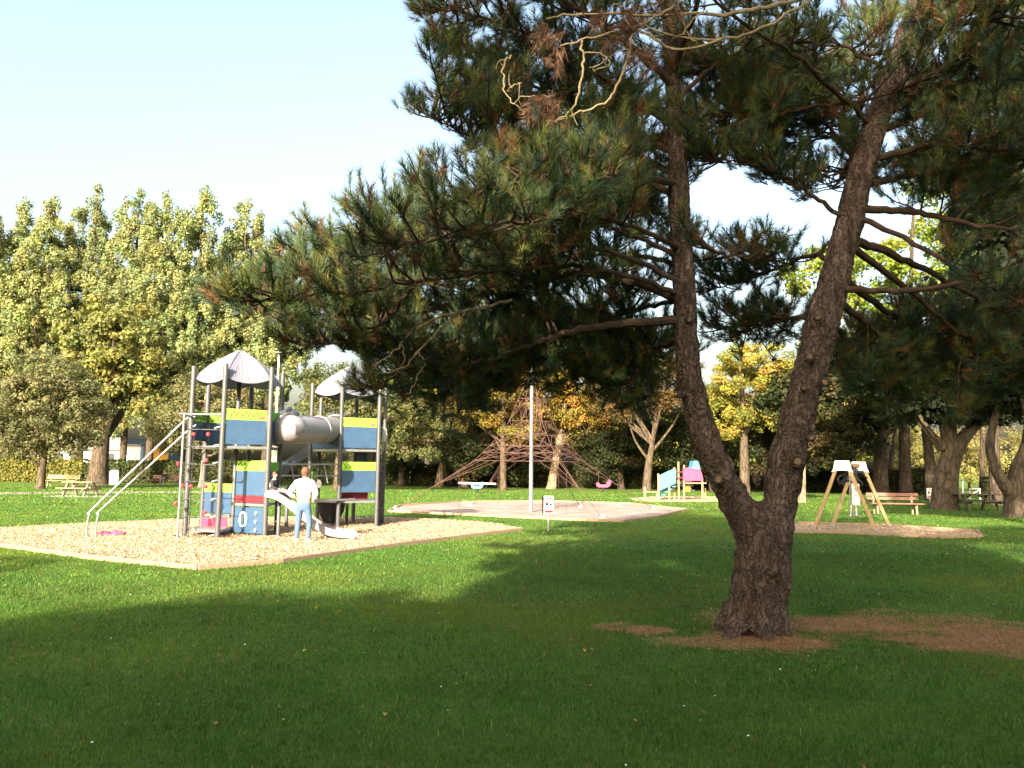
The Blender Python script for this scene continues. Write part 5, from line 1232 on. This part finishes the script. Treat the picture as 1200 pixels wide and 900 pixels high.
def picnic(label, c, w, rot, m, slab=None):
    root = empty('picnic_table', c, label, 'picnic table'); Mx = Matrix.Rotation(rot, 3, 'Z'); T = lambda x, y, z: c + Mx @ Vector((x, y, z))
    mb = MB()
    for k in range(5): mb.box(T(0, -.32 + .16 * k, .76), (w, .15, .05), axes=Mx, bev=.008)
    mb.build('tabletop', M[m], root)
    for s_ in (-1, 1):
        mb = MB()
        for k in range(2): mb.box(T(0, s_ * (.66 + .14 * k), .45), (w, .13, .05), axes=Mx, bev=.008)
        mb.build('seat', M[m], root)
        mb = MB(); x_ = s_ * w * .34
        mb.beam(T(x_, -.62, -.02), T(x_, -.22, .73), .07, .12); mb.beam(T(x_, .62, -.02), T(x_, .22, .73), .07, .12); mb.beam(T(x_ + .06, -.82, .39), T(x_ + .06, .82, .39), .06, .1); mb.build('trestle', M[m], root)
        mb = MB(); mb.beam(T(x_, 0, .42), T(x_ * .25, 0, .72), .06, .08); mb.build('brace', M[m], root)
    if slab: tag(poly_sheet('slab', [(T(-1.5, -1.1, 0).x, T(-1.5, -1.1, 0).y), (T(1.5, -1.1, 0).x, T(1.5, -1.1, 0).y), (T(1.5, 1.1, 0).x, T(1.5, 1.1, 0).y), (T(-1.5, 1.1, 0).x, T(-1.5, 1.1, 0).y)], .006, M['concrete'], cuts=0), kind='structure')
picnic('weathered timber picnic table with attached benches on the left lawn', G(94, 581.5), 1.75, R(-5), 'oldwood', True)
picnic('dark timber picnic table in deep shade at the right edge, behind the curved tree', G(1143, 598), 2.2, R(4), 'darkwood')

# bin-like white panel by the hedge
c = GX(134, 66); zt_ = Zat(134, 551, c.y); w_ = 10 * c.y / F
mb = MB(); pts_ = [(-.5, 0), (.5, 0), (.5, .85), (.42, .97), (.3, 1), (-.3, 1), (-.42, .97), (-.5, .85)]
nb_ = empty('notice_board', c, 'white rounded notice board standing on the grass right of the thick trunk', 'notice board')
mb.prism([up(c, .08) + Vector((u_ * w_, 0, v_ * (zt_ - .08))) for u_, v_ in pts_], (0, .06, 0)); pb_ = mb.build('panel', M['white'], nb_)
mb = MB(); mb.box(up(c, zt_ * .55) + Vector((0, -.01, 0)), (w_ * .6, .012, zt_ * .5)); mb.build('sheet', M['concrete'], pb_)
for s_ in (-1, 1): mb = MB(); mb.beam(up(c, -.05) + Vector((s_ * w_ * .3, .03, 0)), up(c, .2) + Vector((s_ * w_ * .3, .03, 0)), .06, .06); mb.build('leg', M['post'], nb_)

# ------------------------------------------------------------------ toddler playhouse
bh = G(790, 586); yh_ = bh.y; sH = yh_ / F
th_ = empty('playhouse', bh, 'small timber toddler playhouse with sky blue stair panels and a pink wall', 'playhouse')
def hp(x, y, dy=0.0): return P(x, y, yh_ + dy)
for (x, yt, dy) in ((771.5, 555, -.2), (784, 552, -.2), (790, 548, .6), (795, 541, 0), (801.5, 560, -.2), (801.5, 545, 1.0), (823, 562, -.2), (826.5, 572, 1.0)):
    p = hp(x, yt, dy); mb = MB(); mb.tube([up(p, -.05), p], .055, 10); mb.build('post', M['wood'], th_, smooth=True)
mb = MB(); mb.prism([hp(773, 575, -.28), hp(773, 557, -.28), hp(782, 552.5, -.28), hp(792, 548.5, -.28), hp(792, 566, -.28), hp(782, 571, -.28)], (0, .04, 0)); o = mb.build('stair_panel', M['cyan'], th_)
mb = MB(); mb.prism([hp(773, 577, .9), hp(773, 560, .9), hp(793, 551, .9), hp(793, 569, .9)], (0, .04, 0)); mb.build('stair_panel', M['blue'], th_)
mb = MB()
for k in range(5): a_ = hp(774 + k * 4, 583 - k * 3.2, -.2); mb.beam(a_, a_ + Vector((0, 1.1, 0)), .24, .05)
mb.build('steps', M['cyan'], th_)
mb = MB(); mb.prism([hp(800.5, 563.5, -.28), hp(800.5, 548, -.28), hp(812, 548.5, -.28), hp(820, 549.5, -.28), hp(823, 556, -.28), hp(824, 563.5, -.28)], (0, .04, 0)); mb.build('wall_panel', M['pink'], th_)
mb = MB(); mb.beam(hp(801, 566, .4), hp(825, 566, .4), 1.2, .06); mb.build('floor', M['oldwood'], th_)
mb = MB(); mb.prism([hp(811, 549, .2), hp(813, 540, .2), hp(818, 540, .2), hp(821, 550, .2)], (0, 1.0, 0)); mb.build('roof', M['cyan'], th_)
mb = MB(); a_ = hp(804, 575, .2); mb.box(a_, (.35, .5, .06)); mb.ball(a_ + Vector((.1, 0, .12)), .18, 10, (1.2, 1, .7)); mb.build('bucket', M['orange'], th_, smooth=False)
mb = MB(); mb.beam(hp(804, 574.5, .6), hp(813, 574.5, .6), .5, .05); mb.build('counter', M['blue'], th_)
mb = MB(); mb.beam(hp(793, 553, .2), hp(801, 553, .2), .8, .05); mb.beam(hp(793, 560, .2), hp(801, 560, .2), .8, .05); mb.build('ladder', M['red'], th_)
# low bench beside it
cb_ = G(763, 584.5); mb = MB(); rt_ = empty('log_bench', cb_, 'low timber bench with one tall post end beside the toddler playhouse', 'bench')
mb.box(cb_ + Vector((.05, 0, .42)), (.75, .35, .06), bev=.01); mb.build('seat', M['oldwood'], rt_)
for s_, h_ in ((-.38, .72), (.36, .40)): mb = MB(); mb.tube([cb_ + Vector((s_, 0, -.05)), cb_ + Vector((s_, 0, h_))], .06, 8); mb.build('leg', M['wood'], rt_)

# spring toys beyond the net
def rider(label, c, m, s=1.0):
    root = empty('spring_rider', c, label, 'spring rider')
    mb = MB(); mb.tube([c + Vector((.09 * math.cos(t), .09 * math.sin(t), .02 + .012 * t)) for t in np.linspace(0, 25, 80)], .018, 6); mb.build('spring', M['black'], root, smooth=True)
    side = [(-.5, .45), (-.35, .38), (.3, .38), (.5, .5), (.62, .85), (.48, 1.0), (.3, .82), (.2, .6), (-.25, .6), (-.4, .75), (-.55, .7)]
    for q in (-.12, .12): mb = MB(); mb.prism([c + Vector((u_ * s, q, v_ * s)) for u_, v_ in side], (0, .03, 0)); mb.build('side_panel', M[m], root)
    mb = MB(); mb.box(c + Vector((0, .015, .56 * s)), (.4, .2, .05), bev=.01); mb.build('seat', M['white'], root)
    mb = MB(); mb.tube([c + Vector((.3 * s, -.2, .72 * s)), c + Vector((.3 * s, .22, .72 * s))], .02, 8); mb.build('handle', M['steel'], root)
rider('pink spring rider with a white seat beyond the right ropes of the climbing net', G(707, 577), 'pink')
rider('blue spring rider with a white seat beyond the left ropes of the climbing net', G(559, 577.5), 'cyan', .8)
cs_ = G(558, 574.5); rt_ = empty('seesaw', cs_, 'long low seesaw with a white beam and two red handles beyond the climbing net', 'seesaw')
mb = MB(); mb.beam(cs_ + Vector((-1.5, .9, .55)), cs_ + Vector((1.55, .9, .5)), .2, .12, bev=.01); mb.build('beam', M['white'], rt_)
mb = MB(); mb.tube([cs_ + Vector((0, .9, -.05)), cs_ + Vector((0, .9, .5))], .12, 10); mb.build('stand', M['blue'], rt_)
for s_ in (-1.15, 1.2):
    mb = MB(); q_ = cs_ + Vector((s_, .9, .55)); mb.tube([q_, q_ + Vector((0, 0, .35))], .05, 8); mb.tube([q_ + Vector((0, -.25, .32)), q_ + Vector((0, .25, .32))], .04, 8); mb.build('handle', M['red'], rt_)

# ------------------------------------------------------------------ lamp, gate, far buildings
c = GX(321, 66); zl = Zat(322, 412.5, c.y)
lp = empty('street_lamp', c, 'slim pale street lamp with a flat round head, behind the left tower roof', 'lamp')
mb = MB(); mb.tube([up(c, -.05), up(c, 4.5), up(c, 4.6), up(c, zl - .15)], [.30, .26, .12, .07], 12); mb.build('pole', M['white'], lp, smooth=True)
mb = MB(); mb.tube([up(c, zl - .35), up(c, zl - .12), up(c, zl - .1), up(c, zl)], [.09, .12, .36, .30], 16); mb.build('lamp_head', M['roofdark'], lp)
c = GX(1137, 50); gt = empty('field_gate', c, 'low white tubular gate on the grass behind the dark picnic table', 'gate')
mb = MB(); s_ = c.y / F
for (x, y) in ((1128, 564), (1136, 572), (1148, 572)): p = P(x, y, c.y); mb.tube([up(p, -.05), p], .06, 8)
mb.tube([P(1136, 573, c.y), P(1148, 573, c.y)], .045, 8); mb.tube([P(1136, 581, c.y), P(1148, 574, c.y)], .045, 8); mb.build('gate_frame', M['steel'], gt)
c = GX(100, 112); b1_ = empty('long_building', c, 'long low white building with a grey roof beyond the hedge, seen under the tall trees', 'building')
def bx(name, x0, x1, y0, y1, d, m, par, dep=3.0, dy=0.0):
    a_, b_ = P(x0, y1, d), P(x1, y0, d); mb = MB(); mb.box(((a_.x + b_.x) / 2, d + dep / 2 + dy, (a_.z + b_.z) / 2), (b_.x - a_.x, dep, b_.z - a_.z)); return mb.build(name, M[m], par)
w0 = bx('wall', 40, 146, 527, 566, 112, 'wall', b1_, 8); bx('roof', 36, 149, 513, 526.8, 112, 'roofdark', b1_, 9, -.5)
for x in (62, 82, 122): bx('window', x, x + 12, 531, 541, 111.9, 'glass', w0, .12, -.06)
c = GX(156, 104); b2_ = empty('white_shed', c, 'white flat topped shed beyond the hedge, left of the blue and orange kiosk', 'shed')
bx('wall', 143, 165, 523, 566, 104, 'wall', b2_, 4); bx('roof', 142, 166, 520.5, 522.8, 104, 'roofgrey', b2_, 4.4, -.2); bx('door', 147, 153, 538, 566, 103.95, 'cyan', b2_, .1, -.06)
c = GX(182, 100); b3_ = empty('kiosk', c, 'blue and orange painted kiosk beyond the hedge, left of the round tree', 'kiosk')
bx('wall', 165.5, 198, 521, 566, 100, 'blue', b3_, 4); bx('orange_panel', 172.5, 198, 523, 546, 99.9, 'orange', b3_, .15, -.1); bx('roof', 164, 199.5, 519, 520.8, 100, 'roofdark', b3_, 4.4, -.2)

# ------------------------------------------------------------------ people
def skin_obj(name, J, E, m, parent, loc, rz=0.0, sub=2, extra=None):
    me = bpy.data.meshes.new(name); names = list(J); Mx = Matrix.Rotation(rz, 3, 'Z')
    me.from_pydata([J[k][:3] for k in names], [(names.index(a), names.index(b)) for a, b in E], [])
    ob = link(name, me); md = ob.modifiers.new('skin', 'SKIN'); md.use_smooth_shade = True
    if not me.skin_vertices: raise RuntimeError('no skin layer')
    for i, k in enumerate(names):
        r = J[k][3]; me.skin_vertices[0].data[i].radius = r if isinstance(r, tuple) else (r, r); me.skin_vertices[0].data[i].use_root = (i == 0)
    sd = ob.modifiers.new('sub', 'SUBSURF'); sd.levels = sub; sd.render_levels = sub
    me2 = eval_mesh(ob)
    if extra:
        mb = extra; bm = bmesh.new(); bm.from_mesh(me2); vs = [bm.verts.new(v) for v in mb.v]
        for f in mb.f:
            fc = bm.faces.new([vs[i] for i in f]); fc.smooth = True
        bm.to_mesh(me2); bm.free()
    me2.transform(Mx.to_4x4()); me2.materials.clear(); me2.materials.append(m); me2.name = name
    o = link(name, me2, parent)
    if not parent: o.location = loc
    return o
def hand(mb, w, fw, side, s=1.0):
    """palm and five bent fingers; w wrist, fw the way the fingers point, side towards the thumb"""
    w = Vector(w); fw = Vector(fw).normalized(); side = (Vector(side) - fw * Vector(side).dot(fw)).normalized(); nrm = fw.cross(side)
    mb.ball(w + fw * .05 * s, .042 * s, 10, (1, 1, 1))
    for k, ln in enumerate((.068, .076, .070, .055)):
        b_ = w + fw * .08 * s + side * (.028 - .019 * k) * s; m_ = b_ + fw * ln * .55 * s; mb.tube([b_ - fw * .03 * s, b_, m_, m_ + (fw * .7 - nrm * .7) * ln * .5 * s], [.010 * s, .0105 * s, .009 * s, .006 * s], 6)
    b_ = w + fw * .03 * s + side * .03 * s; mb.tube([b_, b_ + (fw * .5 + side * .8) * .035 * s, b_ + (fw + side * .7) * .055 * s], [.013 * s, .011 * s, .008 * s], 6)
def face(mb, c, r, f):
    c = Vector(c); f = Vector(f).normalized(); s = f.cross(Vector((0, 0, 1))).normalized(); u = s.cross(f)
    mb.ball(c + f * r * 1.0 - u * r * .12, r * .16, 7)                                  # nose
    for q in (-1, 1):
        mb.ball(c + s * q * r * .92 - u * r * .1, r * .26, 8, (.6, .6, 1)); mb.ball(c + f * r * .86 + s * q * r * .36 + u * r * .12, r * .11, 7)
    mb.tube([c + f * r * .86 - s * r * .26 - u * r * .48, c + f * r * .93 - u * r * .50, c + f * r * .86 + s * r * .26 - u * r * .48], r * .06, 5)
# the standing man, back to the viewer, hands on hips
fL, fR = G(347, 638), G(361, 638.5); mc = (fL + fR) / 2; mc.z = .045
man = None
J = {'pel': (0, 0, .90, (.135, .10)), 'wa': (0, .01, 1.04, (.125, .09)), 'ch': (0, .02, 1.22, (.155, .10)), 'up': (0, .02, 1.34, (.13, .085)), 'nk': (.0, .03, 1.43, .052), 'hd': (0, .05, 1.52, .078), 'hd2': (0, .05, 1.60, .08),
     'lh': (-.085, 0, .84, .09), 'lk': (-.115, .03, .46, .058), 'la': (-.13, -.01, .08, .042), 'lt': (-.15, .12, .03, .035),
     'rh': (.085, 0, .84, .09), 'rk': (.135, .03, .46, .058), 'ra': (.135, -.01, .08, .042), 'rt': (.17, .12, .03, .035),
     'ls': (-.17, .01, 1.33, .06), 'le': (-.335, -.05, 1.10, .045), 'lw': (-.19, .06, .98, .03),
     'rs': (.17, .01, 1.33, .06), 're': (.29, -.06, 1.08, .045), 'rw': (.20, .07, .93, .03)}
E = [('pel', 'wa'), ('wa', 'ch'), ('ch', 'up'), ('up', 'nk'), ('nk', 'hd'), ('hd', 'hd2'), ('pel', 'lh'), ('lh', 'lk'), ('lk', 'la'), ('la', 'lt'), ('pel', 'rh'), ('rh', 'rk'), ('rk', 'ra'), ('ra', 'rt'), ('up', 'ls'), ('ls', 'le'), ('le', 'lw'), ('up', 'rs'), ('rs', 're'), ('re', 'rw')]
ex = MB(); face(ex, (0, .05, 1.555), .085, (0, 1, -.15)); hand(ex, (-.19, .06, .98), (.5, .8, -.2), (-.3, 0, 1)); hand(ex, (.20, .07, .93), (-.5, .8, -.2), (.3, 0, 1))
man = skin_obj('person', J, E, M['skin'], None, mc, 0, 2, ex)
tag(man, 'person in white hoodie and light jeans seen from behind, hands on hips', 'person')
def sub_sk(keys, add, grow): 
    d = {k: J[k] for k in keys}; out = {}
    for k, v in d.items():
        r = v[3]; r = r if isinstance(r, tuple) else (r, r); out[k] = (*v[:3], (r[0] + grow, r[1] + grow))
    for k, v in add.items(): out[k] = v
    return out
Jt = sub_sk(['ch', 'wa', 'up', 'ls', 'le', 'rs', 're'], {'hem': (0, .005, .885, (.155, .122)), 'col': (0, .035, 1.435, (.075, .07)), 'lw': (-.215, .035, 1.005, .046), 'rw': (.22, .035, .965, .046)}, .028)
skin_obj('hoodie', Jt, [('ch', 'wa'), ('wa', 'hem'), ('ch', 'up'), ('up', 'col'), ('up', 'ls'), ('ls', 'le'), ('le', 'lw'), ('up', 'rs'), ('rs', 're'), ('re', 'rw')], M['hoodie'], man, mc)
Jj = {'pel': (0, 0, .86, (.142, .112)), 'w': (0, 0, .95, (.145, .11)), 'lh': (-.088, 0, .78, (.098, .098)), 'lm': (-.10, .02, .62, .082), 'lk': (-.115, .03, .46, .068), 'lc': (-.123, 0, .27, .062), 'la': (-.13, -.01, .085, .055), 'rh': (.088, 0, .78, (.098, .098)), 'rm': (.112, .02, .62, .082), 'rk': (.135, .03, .46, .068), 'rc': (.136, 0, .27, .062), 'ra': (.137, -.01, .085, .055)}
skin_obj('jeans', Jj, [('pel', 'w'), ('pel', 'lh'), ('lh', 'lm'), ('lm', 'lk'), ('lk', 'lc'), ('lc', 'la'), ('pel', 'rh'), ('rh', 'rm'), ('rm', 'rk'), ('rk', 'rc'), ('rc', 'ra')], M['denim'], man, mc)
for q, tx in ((-.13, -.155), (.136, .17)):
    mb = MB(); mb.ball(mc + Vector((q, -.03, .035)), .055, 12, (.9, 1.1, .9)); mb.ball(mc + Vector(((q + tx) / 2, .06, .025)), .055, 12, (.9, 1.7, .75)); mb.box(mc + Vector(((q + tx) / 2, .03, -.02)), (.095, .27, .03), bev=.012); mb.build('shoe', M['shoe'], man, smooth=True)
mb = MB(); hc_ = mc + Vector((0, .03, 1.585)); mb.ball(hc_, .098, 16, (.95, 1.0, 1.0)); mb.ball(hc_ + Vector((0, .02, .03)), .095, 14, (1, 1.1, .85)); mb.ball(hc_ + Vector((0, -.01, -.06)), .082, 12, (.95, .9, .9)); hr = mb.build('hair', M['hair'], man, smooth=True)
tx_ = bpy.data.textures.new('hairnoise', 'CLOUDS'); tx_.noise_scale = .03; hs = hr.modifiers.new('s', 'SUBSURF'); hs.levels = hs.render_levels = 2; dm_ = hr.modifiers.new('d', 'DISPLACE'); dm_.texture = tx_; dm_.strength = .02
def seated(label, c, rz, s, top, legs_m, hairm='hair', stretched=False):
    J = {'pel': (0, 0, .09, (.13, .11)), 'wa': (0, .02, .24, (.115, .09)), 'ch': (0, .0, .42, (.14, .10)), 'up': (0, 0, .53, (.11, .08)), 'nk': (0, -.01, .62, .048), 'hd': (0, -.03, .71, .08), 'hd2': (0, -.03, .79, .082),
         'lh': (-.085, -.06, .085, .085), 'lk': (-.12, -.44, .10, .06), 'la': (-.12, -.46, -.34, .042), 'lt': (-.13, -.60, -.39, .036), 'rh': (.085, -.06, .085, .085), 'rk': (.12, -.44, .10, .06), 'ra': (.12, -.46, -.34, .042), 'rt': (.13, -.60, -.39, .036),
         'ls': (-.16, 0, .52, .055), 'le': (-.23, -.08, .27, .043), 'lw': (-.13, -.27, .20, .03), 'rs': (.16, 0, .52, .055), 're': (.23, -.08, .27, .043), 'rw': (.13, -.27, .20, .03)}
    E = [('pel', 'wa'), ('wa', 'ch'), ('ch', 'up'), ('up', 'nk'), ('nk', 'hd'), ('hd', 'hd2'), ('pel', 'lh'), ('lh', 'lk'), ('lk', 'la'), ('la', 'lt'), ('pel', 'rh'), ('rh', 'rk'), ('rk', 'ra'), ('ra', 'rt'), ('up', 'ls'), ('ls', 'le'), ('le', 'lw'), ('up', 'rs'), ('rs', 're'), ('re', 'rw')]
    if stretched:
        for q, sg in (('l', -1), ('r', 1)): J[q + 'k'] = (.10 * sg, -.45, .14, .06); J[q + 'a'] = (.09 * sg, -.86, .0, .042); J[q + 't'] = (.09 * sg, -.92, .12, .036)
    sc3 = lambda D_, g_: {k: (v[0] * s, v[1] * s, v[2] * s, tuple((q + g_) * s for q in (v[3] if isinstance(v[3], tuple) else (v[3], v[3])))) for k, v in D_.items()}
    ex = MB(); face(ex, (0, -.03 * s, .745 * s), .088 * s, (0, -1, -.05)); hand(ex, Vector((-.13, -.27, .20)) * s, (.2, -1, -.2), (1, 0, 0), s); hand(ex, Vector((.13, -.27, .20)) * s, (-.2, -1, -.2), (-1, 0, 0), s)
    o = skin_obj('person', sc3(J, 0), E, M['skin'], None, c, rz, 2, ex); tag(o, label, 'person')
    kt = ['ch', 'wa', 'pel', 'up', 'ls', 'le', 'rs', 're', 'lw', 'rw']; Jt = {k: J[k] for k in kt}
    skin_obj('jumper', sc3(Jt, .022), [('ch', 'wa'), ('wa', 'pel'), ('ch', 'up'), ('up', 'ls'), ('ls', 'le'), ('le', 'lw'), ('up', 'rs'), ('rs', 're'), ('re', 'rw')], M[top], o, c, rz)
    kl = ['pel', 'lh', 'lk', 'la', 'rh', 'rk', 'ra']; Jl = {k: J[k] for k in kl}
    skin_obj('trousers', sc3(Jl, .016), [('pel', 'lh'), ('lh', 'lk'), ('lk', 'la'), ('pel', 'rh'), ('rh', 'rk'), ('rk', 'ra')], M[legs_m], o, c, rz)
    mb = MB(); Mz = Matrix.Rotation(rz, 3, 'Z')
    for q in (-1, 1): mb.ball(c + Mz @ (Vector((.10 * q, -.92, .06) if stretched else (.125 * q, -.55, -.38)) * s), .062 * s, 10, (.85, 1.5, .7) if abs(math.sin(rz)) < .7 else (1.5, .85, .7))
    mb.build('shoes', M['black'], o, smooth=True)
    mb = MB(); h0 = c + Mz @ (Vector((0, .0, .79)) * s); mb.ball(h0, .095 * s, 12, (1, 1, .95)); mb.ball(h0 + Mz @ Vector((0, .02 * s, -.05 * s)), .085 * s, 12); mb.build('hair', M[hairm], o, smooth=True)
    return o
seated('small child in dark clothes sitting at the top of the grey slide', P(321, 576, yS - .02) + Vector((0, 0, -.06)), R(72), .60, 'darkcloth', 'greycloth', stretched=True)
seated('person in dark clothes sitting on the far dark red bench before the hedge', cseat + Vector((-.05, -.12, .46)), 0, 1.0, 'darkcloth', 'greycloth')

# ------------------------------------------------------------------ light
SUN_AZ, SUN_EL = R(17), R(24)        # the light travels towards +Y and +X; az measured from +Y to +X
w = bpy.data.worlds.new('World'); scene.world = w; w.use_nodes = True
nt = w.node_tree; nt.nodes.clear(); out = nt.nodes.new('ShaderNodeOutputWorld'); bg = nt.nodes.new('ShaderNodeBackground')
sky = nt.nodes.new('ShaderNodeTexSky'); sky.sky_type = 'NISHITA'; sky.sun_disc = False
sky.sun_elevation = SUN_EL; sky.sun_rotation = SUN_AZ + math.pi; sky.altitude = 0; sky.air_density = 1.3; sky.dust_density = 8.0; sky.ozone_density = 0.2
nt.links.new(sky.outputs[0], bg.inputs[0]); bg.inputs[1].default_value = 0.118
nt.links.new(bg.outputs[0], out.inputs[0])
sl_ = bpy.data.lights.new('sun', 'SUN'); sl_.energy = 5.0; sl_.angle = R(0.9); sl_.color = (1.0, 0.86, 0.66)
so = bpy.data.objects.new('sun', sl_); COL.objects.link(so); so.location = (-20, -20, 30)
dv = Vector((math.sin(SUN_AZ) * math.cos(SUN_EL), math.cos(SUN_AZ) * math.cos(SUN_EL), -math.sin(SUN_EL)))
so.rotation_euler = dv.to_track_quat('-Z', 'Y').to_euler()
vs_ = scene.view_settings; vs_.view_transform = 'Standard'; vs_.look = 'None'; vs_.exposure = 2.28; vs_.gamma = 1.0; vs_.use_curve_mapping = False
scene.cycles.max_bounces = 6; scene.cycles.transparent_max_bounces = 4
